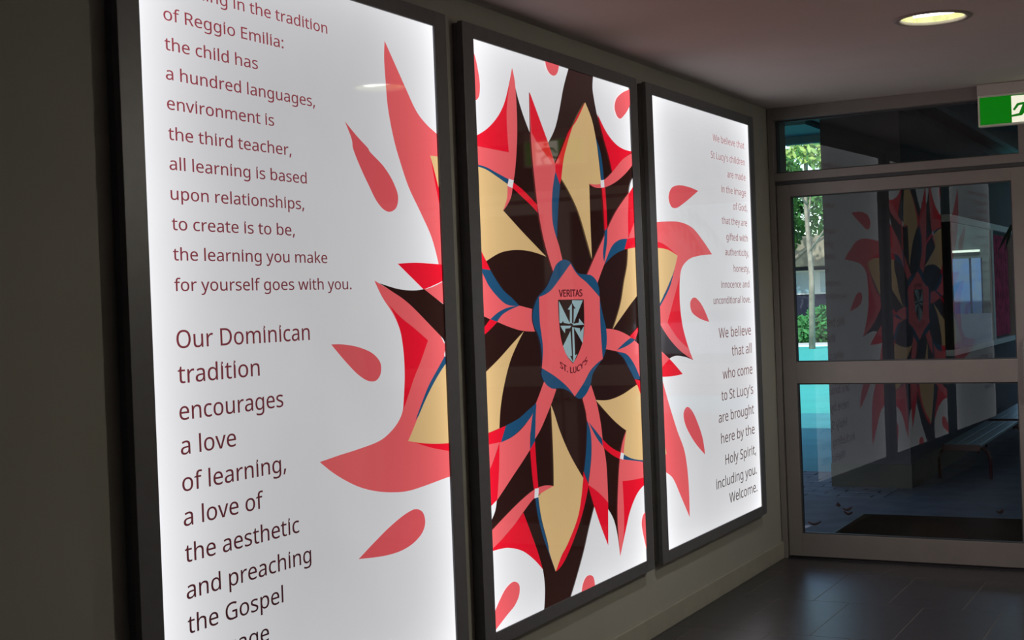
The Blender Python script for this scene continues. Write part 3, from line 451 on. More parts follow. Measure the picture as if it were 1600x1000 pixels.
GLYPHS = """
'|225|160,713 140,456 85,456 65,713
,|268|192,105 169,29 138,-52 106,-129 41,-129 60,-47 78,38 91,116 185,116
.|268|72,54 76,85 90,106 110,117 133,121 157,117 177,106 191,85 196,54 191,23 177,2 157,-10 133,-14 110,-10 90,2 76,23
:|268|72,54 76,85 90,106 110,117 133,121 157,117 177,106 191,85 196,54 191,23 177,2 157,-10 133,-14 110,-10 90,2 76,23|72,482 76,514 90,535 110,546 133,550 157,546 177,535 191,514 196,482 191,451 177,430 157,418 133,414 110,418 90,430 76,451
A|639|545,0 459,221 176,221 91,0 0,0 279,716 360,716 638,0|352,517 342,546 328,589 318,624 307,583 296,546 287,517 206,301 432,301
C|632|403,645 348,640 300,625 257,601 222,568 194,527 173,477 160,420 156,357 163,275 183,204 218,146 265,104 327,78 402,69 447,71 491,77 573,97 573,19 532,6 490,-3 444,-8 389,-10 320,-5 259,10 207,35 162,69 126,112 97,163 70,253 61,358 67,435 83,506 111,568 149,622 198,665 257,697 326,717 404,723 458,721 510,712 558,699 601,681 565,606 491,633 449,642
D|729|669,364 664,288 649,221 624,163 590,113 548,73 497,41 437,18 371,5 296,0 97,0 97,713 317,713 385,709 448,696 504,673 552,643 593,604 626,556 649,500 664,436|574,361 566,447 542,517 503,570 450,607 383,629 304,637 187,637 187,77 284,77 372,85 445,109 501,148 541,204 566,275
E|556|496,0 97,0 97,713 496,713 496,635 187,635 187,412 478,412 478,334 187,334 187,79 496,79
G|727|407,377 654,377 654,27 595,10 537,-1 474,-8 403,-10 333,-5 270,10 216,34 169,68 131,111 100,161 71,251 61,357 66,428 80,493 105,551 139,601 181,644 231,678 290,703 357,718 431,723 489,721 544,712 596,699 644,681 610,604 569,619 524,633 476,642 426,645 347,636 280,610 226,567 187,510 163,440 155,357 162,277 182,206 218,148 269,104 337,77 424,68 504,73 564,85 564,297 407,297
H|740|643,0 553,0 553,333 187,333 187,0 97,0 97,713 187,713 187,412 553,412 553,713 643,713
I|339|298,0 40,0 40,52 124,71 124,642 40,662 40,713 298,713 298,662 214,642 214,71 298,52
L|524|97,0 97,713 187,713 187,80 499,80 499,0
O|780|719,358 714,279 698,207 672,145 636,91 590,48 533,16 467,-3 391,-10 312,-3 245,16 188,48 142,91 106,145 81,208 66,280 61,359 70,462 97,551 125,601 162,644 206,678 260,704 321,719 392,724 459,719 519,704 572,679 616,645 653,602 682,551 710,462|156,358 162,274 181,203 213,145 258,103 318,77 391,68 464,77 523,103 568,145 600,203 618,274 625,358 618,441 600,512 569,569 524,612 465,637 392,646 318,637 258,611 213,569 181,512 162,441
R|622|294,713 375,708 440,691 490,663 526,624 547,573 554,511 548,458 533,416 509,382 479,355 446,335 411,320 607,0 502,0 329,295 187,295 187,0 97,0 97,713|289,636 187,636 187,371 294,371 347,375 389,386 421,405 443,432 456,466 461,507 456,549 442,582 419,606 386,623 342,632
S|549|502,191 494,132 471,82 433,43 382,14 320,-4 247,-10 170,-6 104,5 51,24 51,110 91,95 140,81 195,71 251,68 300,71 340,82 371,99 394,122 407,150 412,183 408,215 397,242 376,265 345,286 302,307 244,330 163,366 132,387 106,411 86,437 71,468 63,502 60,542 67,594 89,639 124,675 169,701 225,718 288,723 344,721 396,712 442,700 485,683 457,607 376,634 332,642 286,645 245,641 211,632 185,616 166,595 155,570 151,541 155,508 166,481 186,458 215,438 255,418 307,397 365,373 413,347 451,318 479,284 496,242
T|556|323,0 233,0 233,635 10,635 10,713 545,713 545,635 323,635
U|730|640,252 632,181 610,118 572,65 518,24 448,-1 362,-10 280,-2 213,22 159,62 121,116 98,180 90,254 90,713 180,713 180,251 185,197 201,152 226,116 263,89 309,73 367,68 426,74 472,91 507,119 532,156 546,201 551,252 551,713 640,713
V|600|600,713 345,0 255,0 0,713 94,713 255,256 274,200 288,148 300,100 311,149 326,201 345,258 505,713
W|929|916,713 726,0 636,0 497,468 485,511 474,553 465,587 461,609 457,587 450,553 439,510 427,465 292,0 201,0 12,713 106,713 217,278 228,232 237,188 245,147 251,108 257,149 266,192 277,238 289,283 415,713 508,713 639,280 652,233 663,188 671,145 677,108 685,160 697,218 712,279 822,713
Y|566|283,363 469,713 566,713 328,277 328,0 238,0 238,273 0,713 98,713
a|561|288,545 347,540 396,525 433,502 459,467 474,422 480,365 480,0 416,0 399,76 395,76 371,49 347,27 321,11 291,-1 256,-8 215,-10 169,-6 128,7 94,29 68,59 51,100 46,149 53,198 74,239 109,272 158,297 223,313 303,320 394,323 394,355 386,411 365,448 330,467 283,474 242,471 203,461 132,433 105,499 143,516 188,531 237,541|314,259 229,249 175,227 147,193 137,148 144,109 164,82 196,66 235,61 297,70 348,98 373,128 388,166 393,214 393,262
b|615|173,575 171,511 168,465 173,465 200,496 236,522 282,539 339,545 401,537 454,514 499,475 533,421 553,352 560,268 553,183 532,114 499,60 455,21 401,-2 339,-10 282,-4 236,13 200,38 173,68 166,68 148,0 85,0 85,759 173,759|324,472 273,466 234,450 206,423 187,384 176,334 173,271 173,267 181,179 205,115 233,86 273,69 326,63 370,69 405,86 433,116 453,156 465,207 469,269 465,331 453,381 433,421 405,449 369,466
c|480|300,-10 233,-3 173,19 124,56 86,109 63,178 55,265 63,354 88,426 127,479 177,517 238,538 306,546 346,543 385,537 419,528 447,517 420,444 364,461 304,469 255,463 215,446 184,417 163,378 150,327 146,266 150,207 163,157 184,117 214,89 252,72 299,66 340,68 376,75 438,97 438,19 409,7 378,-2 342,-8
d|615|275,-10 213,-2 159,21 115,59 82,113 62,182 55,267 62,351 82,421 115,475 160,514 214,538 276,546 315,543 349,535 378,523 403,507 424,488 442,467 448,467 444,505 442,546 442,759 530,759 530,0 459,0 446,72 442,72 424,50 403,30 378,14 348,1 314,-7|289,63 340,68 380,84 408,109 434,168 443,250 443,266 434,354 410,419 381,449 341,467 288,473 244,466 209,448 181,416 155,350 146,265 155,180 181,116 209,86 245,69
e|564|292,546 356,538 410,516 454,480 486,431 506,372 513,304 513,251 146,251 152,195 167,149 192,112 226,86 267,70 317,65 365,67 407,74 489,102 489,25 448,9 408,-1 364,-8 313,-10 241,-2 178,21 126,60 87,113 63,182 55,264 62,345 84,415 120,470 167,512 225,537|291,474 252,469 219,456 191,433 162,385 148,321 421,321 417,364 407,401 389,431 364,454 332,469
f|344|332,468 197,468 197,0 109,0 109,468 15,468 15,509 109,539 109,570 114,632 129,681 155,719 189,744 232,759 283,764 341,759 387,746 364,677 327,687 284,692 245,685 218,663 202,625 197,571 197,536 332,536
g|615|275,546 325,541 370,526 410,500 443,465 448,465 460,536 530,536 530,-9 523,-79 504,-136 471,-181 425,-214 364,-233 290,-240 234,-238 183,-231 138,-221 97,-206 97,-125 138,-143 186,-156 239,-164 295,-167 337,-162 374,-149 403,-126 425,-96 438,-59 443,-16 443,5 444,39 446,71 442,71 410,35 372,10 327,-5 276,-10 212,-2 157,22 113,63 81,118 61,186 55,267 61,346 81,414 113,470 157,512 211,537|287,472 245,466 210,448 183,418 162,378 150,327 146,266 150,205 162,155 182,114 210,85 246,68 289,62 327,65 359,72 385,86 407,105 423,131 435,163 441,201 444,246 444,267 440,333 427,385 406,424 376,451 336,466
h|618|173,537 171,498 168,462 174,462 193,487 217,508 244,523 275,535 307,542 341,545 400,539 449,524 487,498 515,461 531,411 537,349 537,0 450,0 450,343 442,399 421,440 383,464 330,472 276,466 236,449 207,421 187,383 176,335 173,277 173,0 85,0 85,759 173,759
i|258|173,536 173,0 85,0 85,536|130,736 149,733 165,723 177,706 181,680 177,656 165,639 149,628 130,625 110,628 93,639 82,656 78,680 82,706 93,723 110,733
k|534|172,363 170,321 168,276 172,276 190,299 214,329 236,355 407,536 510,536 293,307 525,0 419,0 233,250 172,197 172,0 85,0 85,759 172,759
l|258|173,0 85,0 85,759 173,759
m|934|672,546 728,540 773,525 808,499 833,462 848,412 853,349 853,0 766,0 766,345 760,400 740,440 706,464 658,472 610,467 573,452 546,427 521,371 513,296 513,0 426,0 426,345 423,383 414,415 399,440 378,458 350,468 316,472 268,466 231,449 204,422 186,384 176,336 173,278 173,0 85,0 85,536 156,536 169,463 174,463 193,488 215,509 241,525 270,537 300,543 332,546 389,540 435,524 471,496 496,456 501,456 532,496 574,524 622,540
n|618|343,546 401,540 450,525 488,499 515,462 531,412 537,349 537,0 450,0 450,343 442,399 421,440 383,464 330,472 277,466 236,449 207,422 181,361 173,278 173,0 85,0 85,536 156,536 169,463 174,463 194,488 218,509 246,525 277,537 309,543
o|605|551,269 546,206 533,150 512,103 483,63 447,31 404,8 355,-5 301,-10 250,-5 203,8 161,31 125,63 96,103 73,150 60,206 55,269 62,351 85,419 121,473 171,513 232,537 304,546 372,537 432,513 482,473 519,419 543,351|146,269 150,210 162,159 183,118 214,88 254,69 303,63 352,69 392,88 422,118 443,159 456,210 460,269 455,328 443,378 421,418 391,447 352,466 302,472 252,466 213,448 183,418 162,377 150,328
p|615|340,546 401,538 455,515 499,477 533,423 553,354 560,269 553,185 532,115 499,61 455,21 401,-2 339,-10 300,-7 266,1 236,14 211,29 173,68 167,68 171,25 173,-20 173,-240 85,-240 85,536 157,536 169,463 173,463 190,485 211,505 236,522 265,535 300,543|324,472 275,467 237,451 208,426 189,390 177,343 173,286 173,269 176,208 187,157 206,116 234,87 274,69 326,63 370,70 406,90 434,122 453,163 465,213 469,270 460,352 433,417 405,447 369,466
r|413|335,546 367,544 398,540 387,459 358,464 329,466 299,462 270,453 243,437 220,416 200,390 185,360 176,325 173,286 173,0 85,0 85,536 157,536 167,438 171,438 190,466 212,492 238,514 267,531 299,542
s|479|434,148 427,100 408,61 376,30 334,8 281,-5 220,-10 168,-8 123,-1 85,10 52,24 52,104 129,74 175,64 222,61 280,66 319,82 341,108 349,140 346,159 338,176 322,192 298,208 217,244 128,284 95,306 71,332 56,364 51,404 57,446 76,481 106,509 170,536 252,546 299,543 343,536 384,525 423,510 393,440 322,464 284,471 246,474 198,469 163,456 142,436 135,409 138,388 148,371 165,356 191,341 273,307 360,268 391,246 415,219 429,187
t|361|264,62 305,65 339,73 339,6 299,-5 249,-10 208,-6 171,4 139,24 114,55 97,98 92,156 92,468 16,468 16,510 93,545 128,659 180,659 180,536 335,536 335,468 180,468 180,158 186,115 203,85 230,68
u|618|533,536 533,0 461,0 448,71 444,71 424,45 400,25 371,9 341,-1 308,-8 274,-10 215,-5 166,10 128,37 101,74 84,123 79,185 79,536 168,536 168,191 175,135 197,95 234,71 287,63 340,69 381,85 411,113 430,151 441,199 445,257 445,536
v|508|203,0 0,536 94,536 208,220 225,171 241,119 251,78 255,78 266,120 283,172 300,220 414,536 508,536 304,0
w|785|431,303 419,344 408,383 400,418 394,445 390,445 384,418 376,383 366,343 354,302 258,1 158,1 11,537 102,537 176,251 191,192 203,136 211,91 215,91 222,121 230,159 240,199 251,235 346,537 442,537 534,235 548,186 562,135 570,92 574,92 581,134 594,190 610,251 684,537 774,537 626,1 523,1
y|510|1,536 95,536 211,231 229,179 245,130 256,85 260,85 279,150 306,232 415,536 510,536 279,-74 258,-121 234,-161 206,-195 172,-219 132,-235 84,-240 42,-237 11,-232 11,-162 37,-166 70,-168 99,-165 123,-156 144,-142 162,-123 177,-100 189,-73 217,-2
_|260|
"""
ZM = (2.2678 + .3418) / 2
PANEL = [(3.0880, .47), (4.65115, .56), (6.20805, .57)]
ytxt = {}
def lightbox(Yc, base, label, art, lines, txt_lo, txt_hi, dark_base=False, rim=.46):
    t = thing('lightbox', label, 'lightbox', (0, Yc, ZM))
    ML = {k: lit_print('%s_film' % k, v, base, rim=rim, sample=k in ('white', 'salmon', 'tan', 'red', 'drop')) for k, v in PAL.items()}
    fw, ft = .073, .047; W, H = HW + fw, HH + ft
    box('box_body', XW + .001, -.004, -W + .004, W - .004, -H + .004, H - .004, M_frame, t, .002)
    box('frame_rail', -.012, .006, -W, -HW, -H, H, M_frame, t, .0018)
    box('frame_rail', -.012, .006, HW, W, -H, H, M_frame, t, .0018)
    box('frame_rail', -.012, .006, -HW, HW, HH, H, M_frame, t, .0018)
    box('frame_rail', -.012, .006, -HW, HW, -H, -HH, M_frame, t, .0018)
    fm = ML['dark'] if dark_base else ML['white']
    fo = box('backlit_film', -.0039, 0, -HW - .004, HW + .004, -HH - .004, HH + .004, fm, t)
    names = {'drop': 'printed_teardrop', 'white': 'printed_highlight', 'salmon': 'printed_flame', 'red': 'printed_flame', 'dark': 'printed_flame', 'tan': 'printed_petal', 'blue': 'printed_ribbon', 'steel': 'printed_crest_cross'}
    k = 0
    for ln in art.strip().split('\n'):
        c_, s_ = ln.split('|'); k += 1
        pts = spline(s_)
        pts = [Vector((min(max(p.x, -HW - .003), HW + .003), min(max(p.y, -HH - .003), HH + .003))) for p in pts]
        flat(names[c_], pts, .0002 + k * .00004, ML[c_], t)
    M_ink = lit_print('ink', txt_lo, base, sample=False, col_top=txt_hi)
    for l in lines:
        s_, yl, z, wd, sz, right = l
        text_line(s_, yl - Yc, z - ZM, wd, sz, .003, M_ink, t, right, bold=.0003)
    return t, ML

LL = [('Learning in the tradition', 2.155, 3.170 - 2.512, .0405), ('of Reggio Emilia:', 2.086, .457, .0405), ('the child has', 2.017, .346, .0405),
      ('a hundred languages,', 1.949, .587, .0405), ('environment is', 1.880, .404, .0405), ('the third teacher,', 1.810, .473, .0405),
      ('all learning is based', 1.741, .536, .0405), ('upon relationships,', 1.672, .520, .0405), ('to create is to be,', 1.602, .474, .0405),
      ('the learning you make', 1.532, .616, .0405), ('for yourself goes with you.', 1.461, .727, .0405),
      ('Our Dominican', 1.329, .522, .058), ('tradition', 1.248, .304, .058), ('encourages', 1.163, .396, .058), ('a love', 1.083, .201, .058),
      ('of learning,', .998, .397, .058), ('a love of', .918, .298, .058), ('the aesthetic', .834, .443, .058), ('and preaching', .749, .490, .058),
      ('the Gospel', .669, .364, .058), ('message', .587, .300, .058)]
LT = [(s_, 2.514, z, wd, sz, False) for s_, z, wd, sz in LL]
RL = [('We believe that', 2.141, .473, .046), ("St Lucy's children", 2.058, .509, .046), ('are made', 1.982, .280, .046), ('in the image', 1.905, .375, .046),
      ('of God,', 1.830, .220, .046), ('that they are', 1.755, .385, .046), ('gifted with', 1.678, .327, .046), ('authenticity,', 1.605, .364, .046),
      ('honesty,', 1.526, .245, .046), ('innocence and', 1.449, .428, .046), ('unconditional love.', 1.374, .556, .046),
      ('We believe', 1.213, .488, .066), ('that all', 1.122, .308, .066), ('who come', 1.018, .454, .066), ("to St Lucy's", .918, .483, .066),
      ('are brought', .818, .534, .066), ('here by the', .718, .511, .066), ('Holy Spirit,', .614, .472, .066), ('including you.', .515, .612, .066),
      ('Welcome.', .427, .433, .066)]
RT = [(s_, 6.787 + (.011 if s_[-1] in ',.' else 0), z, wd, sz, True) for s_, z, wd, sz in RL]
p1, m1 = lightbox(PANEL[0][0], PANEL[0][1], 'large backlit wall panel nearest the camera, left of three, reading Our Dominican tradition', ART_LEFT, LT, (.034, .013, .014), (.46, .085, .11))
p2, m2 = lightbox(PANEL[1][0], PANEL[1][1], 'middle backlit wall panel filled by the red, tan and black flame flower with a crest', ART_MIDDLE, [], (.02, .01, .01), (.02, .01, .01), dark_base=True, rim=.38)
p3, m3 = lightbox(PANEL[2][0], PANEL[2][1], 'backlit wall panel nearest the glass door, with right-aligned We believe text', ART_RIGHT, RT, (.085, .060, .055), (.52, .24, .26), rim=.38)
# crest lettering: straight above the shield, on an arc beneath it
M_crest = lit_print('crest_ink', (.17, .02, .03), .56, sample=False)
text_line('VERITAS', -.0833, .1213, .205, .035, .0036, M_crest, p2, bold=.0016)
lu = text_line("ST. LUCY'S", -.0960, -.1590, .2400, .030, .0036, M_crest, p2, bold=.0014)
for v in lu.data.vertices: v.co.z += 2.15 * (v.co.y - .018) ** 2

# ------------------------------------------------------------ end wall: aluminium frame, transom, doors (turned 2 degrees)
def ew(o):  # put a piece built in end-wall coordinates (x along, y depth from 0) in place
    o.location = (0, YD, 0); o.rotation_euler = (0, 0, RZ); return o
XE = 2.60
tr = sempty('trim_1', (0, YD, 0), RZ, 'grey aluminium door frame with transom rail')
D0, D1 = -.045, .075
box('jamb', -.030, -.001, D0, D1, 0, ZC, M_alu, tr, .002)
box('jamb', XE - .03, XE, D0, D1, 0, ZC, M_alu, tr, .002)
box('frame_head', -.001, XE - .03, D0, D1, 2.336, ZC, M_alu, tr, .002)
box('transom_rail', -.001, XE - .03, D0, D1, 2.010, 2.053, M_alu, tr, .002)
box('transom_lip', .0, XE - .03, D0 + .012, D1, 1.992, 2.010, M_bead, tr)
box('transom_mullion', 1.243, 1.300, D0, D1, 2.053, 2.336, M_alu, tr, .002)
box('door_stop', -.001, .012, .015, D1, 0, 1.995, M_bead, tr)
box('threshold', .0, XE - .03, D0 - .0, D1 + .02, -.002, .006, M_black, tr, .002)
for i, (a, b_) in enumerate(((-.001, 1.243), (1.300, XE - .03))):
    wn = sempty('window_%d' % (i + 1), (0, YD, 0), RZ)
    box('pane', a + .008, b_ - .008, .018, .022, 2.061, 2.328, M_glass, wn)
    for nm, c_ in (('glazing_bead', (a, b_, .005, .035, 2.053, 2.0615)), ('glazing_bead', (a, b_, .005, .035, 2.3275, 2.336)),
                   ('glazing_bead', (a, a + .009, .005, .035, 2.0615, 2.3275)), ('glazing_bead', (b_ - .009, b_, .005, .035, 2.0615, 2.3275))):
        box(nm, *c_, M_bead, wn)
def door(n, a, b_, sl, sr, hl):
    d = sempty('door_%d' % n, (0, YD, 0), RZ, 'glazed aluminium door leaf with a middle rail')
    y0, y1 = -.030, .012
    g0, g1 = a + sl, b_ - sr
    box('stile', a, g0, y0, y1, .014, 1.990, M_alu, d, .002); box('stile', g1, b_, y0, y1, .014, 1.990, M_alu, d, .002)
    box('top_rail', g0, g1, y0, y1, 1.926, 1.990, M_alu, d, .002); box('middle_rail', g0, g1, y0, y1, .9324, 1.0462, M_alu, d, .002)
    box('bottom_rail', g0, g1, y0, y1, .014, .134, M_alu, d, .002)
    box('door_seal', a, b_, y0 + .004, y1 - .004, .0065, .0145, M_black, d)
    for z0, z1 in ((1.0462, 1.926), (.134, .9324)):
        p = box('pane', g0 - .002, g1 + .002, -.011, -.007, z0 - .002, z1 + .002, M_glass, d)
        for c_ in ((g0, g1, -.022, .004, z0, z0 + .006), (g0, g1, -.022, .004, z1 - .006, z1), (g0, g0 + .006, -.022, .004, z0 + .006, z1 - .006), (g1 - .006, g1, -.022, .004, z0 + .006, z1 - .006)):
            box('glazing_bead', *c_, M_bead, p)
    bm = bmesh.new(); hx = hl
    tube(bm, [(hx, y0, .86), (hx, y0 - .05, .86), (hx, y0 - .055, .9), (hx, y0 - .055, 1.10), (hx, y0 - .05, 1.14), (hx, y0, 1.14)], .010, 10)
    h = obj('pull_handle', bm, M_alu, d, True)
door(1, .004, 1.278, .073, .078, 1.245)
door(2, 1.290, 2.562, .078, .073, 1.33)
wr = struct(box('wall_end', XE, XR + .12, -.045, .2, 0, ZC + .2, M_wall)); ew(wr)
struct(ew(box('trim_2', -.05, XR + .2, -.04, .2, ZC + .001, ZC + .35, M_wall)))

# ------------------------------------------------------------ downlights
def downlight(x, y, label, watts=None):
    t = thing('downlight', label, 'ceiling light', (x, y, ZC), group=None)
    bm = bmesh.new(); lathe(bm, [(LR, .012), (LR - .004, -.002), (LR + .006, -.006), (LR + .020, -.004), (LR + .024, 0), (LR + .02, .001)], 48)
    obj('trim_ring', bm, M_trim, t, True)
    bm = bmesh.new(); lathe(bm, [(LR - .001, .004), (LR - .004, .02), (LR - .02, .06), (LR - .05, .10), (.03, .125), (.001, .127)], 48)
    obj('reflector', bm, M_refl, t, True)
    for s in (-1, 1):
        bm = bmesh.new(); tube(bm, [(-.075, s * .03, .025), (.060, s * .03, .025), (.078, s * .018, .025), (.08, 0, .025)], .011, 10); obj('lamp_tube', bm, M_lamp, t, True)
    pd = bpy.data.lights.new('downlight_bulb', 'SPOT'); pd.spot_size = math.radians(145); pd.spot_blend = .4; pd.energy = watts or LAMP_W
    if watts and watts > 50: pd.type = 'POINT'; pd.shadow_soft_size = .04; pd.color = (1, .95, .80)
    po = bpy.data.objects.new('downlight_bulb', pd); C.objects.link(po); po.parent = t; po.location = (0, 0, .012)
    return t
downlight(*LIGHTS[0], 'round recessed downlight glowing in the ceiling near the glass door')
for q in LIGHTS[1:]: downlight(*q, 'added unseen recessed downlight behind the camera, for fill light', 1.5)  # extra unseen lamp, put in for general fill
dl = downlight(2.45, 4.85, 'added unseen fill lamp over the right side of the corridor', 70)  # added fill lamp, brightens the left wall, placed clear of panel reflections
dl.location.z = ZC - .14; dl.name = 'fill_lamp'
bm = bmesh.new(); lathe(bm, [(LR, .0), (LR + .012, .0), (LR + .012, .139), (.001, .139), (.001, .131), (LR, .131)], 40); obj('fill_lamp_can', bm, M_signbox, dl, True)

# ------------------------------------------------------------ exit sign
sx, sy, sz0, sz1, sw = 1.065, 7.200, 2.190, 2.343, .37
e = thing('exit_sign', 'green and white running man exit sign hung from the ceiling before the door', 'exit sign', (sx, sy, sz0))
H_ = sz1 - sz0
box('housing', 0, sw, .0, .045, 0, H_, M_signbox, e, .004)
box('mounting_box', -.002, sw + .002, -.002, .05, H_, ZC - sz0 - .001, M_ceil, e, .003)
def front(name, pts, y, mt, parent):
    bm = bmesh.new(); vs = [bm.verts.new((p[0], y, p[1])) for p in pts]; f = bm.faces.new(vs)
    r = bmesh.ops.extrude_face_region(bm, geom=[f]); 
    for v in r['geom']:
        if isinstance(v, bmesh.types.BMVert): v.co.y += .0008
    bmesh.ops.triangulate(bm, faces=bm.faces[:])
    return obj(name, bm, mt, parent)
b0 = .010
gf = front('green_face', [(b0, b0), (sw - b0, b0), (sw - b0, H_ - b0), (b0, H_ - b0)], -.0012, M_green, e)
wx0, wx1 = .157, .300
wf = front('white_square', [(wx0, b0), (wx1, b0), (wx1, H_ - b0 - .004), (wx0, H_ - b0 - .004)], -.0017, M_signw, e)
def man(pts, y=-.0032): return [(wx0 + px * .143, b0 + pz * .129) for px, pz in pts]
mn = [front('running_figure', man(p), -.0032, M_green, e) for p in (
    [(.28, .72), (.62, .76), (.86, .62), (.98, .72), (1.0, .66), (.87, .52), (.68, .60), (.60, .42), (.80, .28), (.72, -.02), (.62, 0), (.68, .24), (.44, .36), (.33, .24), (-.10, .20), (-.06, .27), (.24, .33), (.36, .64), (.24, .62), (.10, .44), (.04, .48), (.18, .70)],
    [(.56 + .09 * math.cos(a), .88 + .09 * math.sin(a)) for a in [k * math.pi / 6 for k in range(12)]])]
box('edge_rim', 0, b0 - .001, -.004, 0, 0, H_, M_signbox, e, .001); box('edge_rim', sw - b0 + .001, sw, -.004, 0, 0, H_, M_signbox, e, .001)
box('edge_rim', b0 - .001, sw - b0 + .001, -.004, 0, 0, b0 - .001, M_signbox, e, .001); box('edge_rim', b0 - .001, sw - b0 + .001, -.004, 0, H_ - b0 + .001, H_, M_signbox, e, .001)

# ------------------------------------------------------------ outside
YO = YD + .10
struct(box('reflection_backdrop', -8, 12, -12.3, -12, -.05, 5, mat('violet_backdrop', (.13, .14, .26), .8, noise=.3, nscale=1.5)))  # unseen wall added so the back window reflects violet instead of sky
struct(box('ground_behind', -12, 14, -40, YB - .25, -.3, -.05, M_asph))
struct(box('floor_outside', -3.2, 5, YD - .02, 9.65, -.30, -.002, M_conc))
pv = struct(box('paving_bed', -3.2, -.02, 9.65, 11.0, -.30, -.006, M_grout)); 
struct(box('floor_porch', -.02, 5, 9.65, 16.5, -.30, -.002, M_conc))
y = 9.66; r_ = 0
while y < 10.98:
    x = -1.5 + (.115 if r_ % 2 else 0)
    while x < -.06:
        bm = bmesh.new(); x1 = min(x + .225, -.025)
        box_bm(bm, x, x1, y, min(y + .107, 10.995), -.03, random.uniform(-.002, .002), .004); obj('paver', bm, M_paver, pv); x += .232
    y += .114; r_ += 1
struct(box('court_verge', -3.2, -.02, 11.0, 16.5, -.30, -.004, M_court2))
struct(box('sports_court', -40, 30, 16.5, 38.5, -.30, -.006, M_court))
struct(box('court_edge', -40, -3.2, 7, 16.5, -.30, -.006, M_court))
struct(box('kerb_path', -40, 30, 38.5, 40.6, -.30, .03, M_whitep))
struct(box('garden_bed', -40, 30, 40.6, 70, -.30, .02, mat('soil_lawn', (.06, .14, .04), .9, noise=.4, nscale=1)))
# rendered garden wall beside the porch
gw = struct(box('wall_outside', -.50, .068, 10.15, 15.62, -.02, 2.70, M_render), 'dim rendered wall beyond the glass door')
box('plinth', -.506, .074, 10.144, 15.626, -.02, .17, M_plinth, gw, .004)
struct(box('porch_light_blocker', 4.6, 4.9, 7.6, 16.4, -.02, 3.0, M_render))  # unseen wall added to keep daylight out of the porch
# porch roof
rf = struct(box('porch_roof', -8, 5, 7.66, 11.0, 2.86, 2.98, M_soffit), 'dark porch roof seen through the transom')
box('roof_beyond', -.5, 5, 11.0, 17.4, 2.86, 2.98, M_soffit, rf)  # porch roof carried on farther to shade the classroom block
for i in range(17):
    x = -4.2 + i * .45
    box('joist', x, x + .06, 7.70, 10.93 if x < -.55 else 16.1, 2.70, 2.86, M_joist, rf)
box('cross_beam', -.5, 4.6, 9.0, 9.08, 2.64, 2.70, M_joist, rf); 
box('fascia', -8, -.5, 10.93, 11.0, 2.60, 3.0, M_fascia, rf, .004); box('soffit_bounce_tint', -4.2, -.62, 10.2, 10.93, 2.66, 2.70, M_fascia, rf)  # teal on the soffit strip stands for light bounced off the court
struct(box('upper_wall', -9, 6, 5.0, 7.66, 2.80, 4.6, M_wall), 'building mass above the entrance')
# display case on the wall
dc = thing('display_case', 'white framed glazed display case on the dim wall outside the door', 'display case', (.068, 11.62, .87))
L_, Hc = 3.50, 1.14
box('back_board', 0, .01, .02, L_ - .02, .02, Hc - .02, M_greyp, dc)
box('case_frame', 0, .07, 0, L_, Hc - .06, Hc, M_whitep, dc, .004); box('case_frame', 0, .07, 0, L_, 0, .05, M_whitep, dc, .004)
box('case_frame', 0, .07, 0, .05, .05, Hc - .06, M_black, dc, .004); box('case_frame', 0, .07, L_ - .05, L_, .05, Hc - .06, M_whitep, dc, .004)
box('case_divider', 0, .07, 2.08, 2.20, .05, Hc - .06, M_whitep, dc, .004)
box('lower_panel', .01, .055, .05, 2.08, .05, .34, M_whitep, dc, .004)
box('pane_tint_sheet', .011, .016, .12, .78, .36, .93, M_bluep, dc); box('pane_tint_sheet', .011, .016, .86, 1.32, .36, .93, M_bluep, dc)  # blue sheets painted in place of reflections in the case glass
box('pane_tint_sheet', .011, .016, 1.42, 1.98, .36, .80, M_greyp, dc)
bm = bmesh.new(); n = 44
for k in range(n + 1):
    yy = 2.24 + (L_ - .10 - 2.24) * k / n; xx = .028 + .012 * math.sin(k * 1.15)
    tk = .35 * math.sin(k / n * math.pi)
    bm.verts.new((xx, yy, .07)); bm.verts.new((xx * .8, 2.24 + (yy - 2.24) * (1 - .0), Hc - .09))
bm.verts.ensure_lookup_table()
for k in range(n): bm.faces.new([bm.verts[i] for i in (2 * k, 2 * k + 2, 2 * k + 3, 2 * k + 1)])
obj('pink_curtain', bm, M_pink, dc, True)
box('glass_front', .058, .061, .05, 2.08, .05, Hc - .06, M_caseglass, dc)
# classroom block across the porch, seen mirrored in the case glass
cb = thing('classroom_block', 'blue windowed classroom wall beyond the porch with a tube lamp', 'building', (.45, 19.5, 0))
box('wall', 0, 6, 0, .2, 0, .62, M_render, cb); box('wall', 0, 6, 0, .2, 1.82, 3.0, M_greyp, cb); box('ledge', 0, 6, -.02, .2, .62, 1.08, mat('ledge_paint', (.30, .30, .34), .6), cb)
for x0, x1, mt in ((.0, .55, M_greyp), (.57, .66, M_greyp), (.68, .80, M_bluep), (.83, 1.08, M_bluep), (1.10, 1.4, M_greyp), (1.42, 6, M_greyp)):
    f = box('window', x0, x1, .0, .2, 1.08, 1.82, mt, cb)
box('tube_lamp', .68, 1.06, -.06, -.03, 1.90, 1.93, emit('tube_glow', (.9, 1, .85), 2.2), cb)
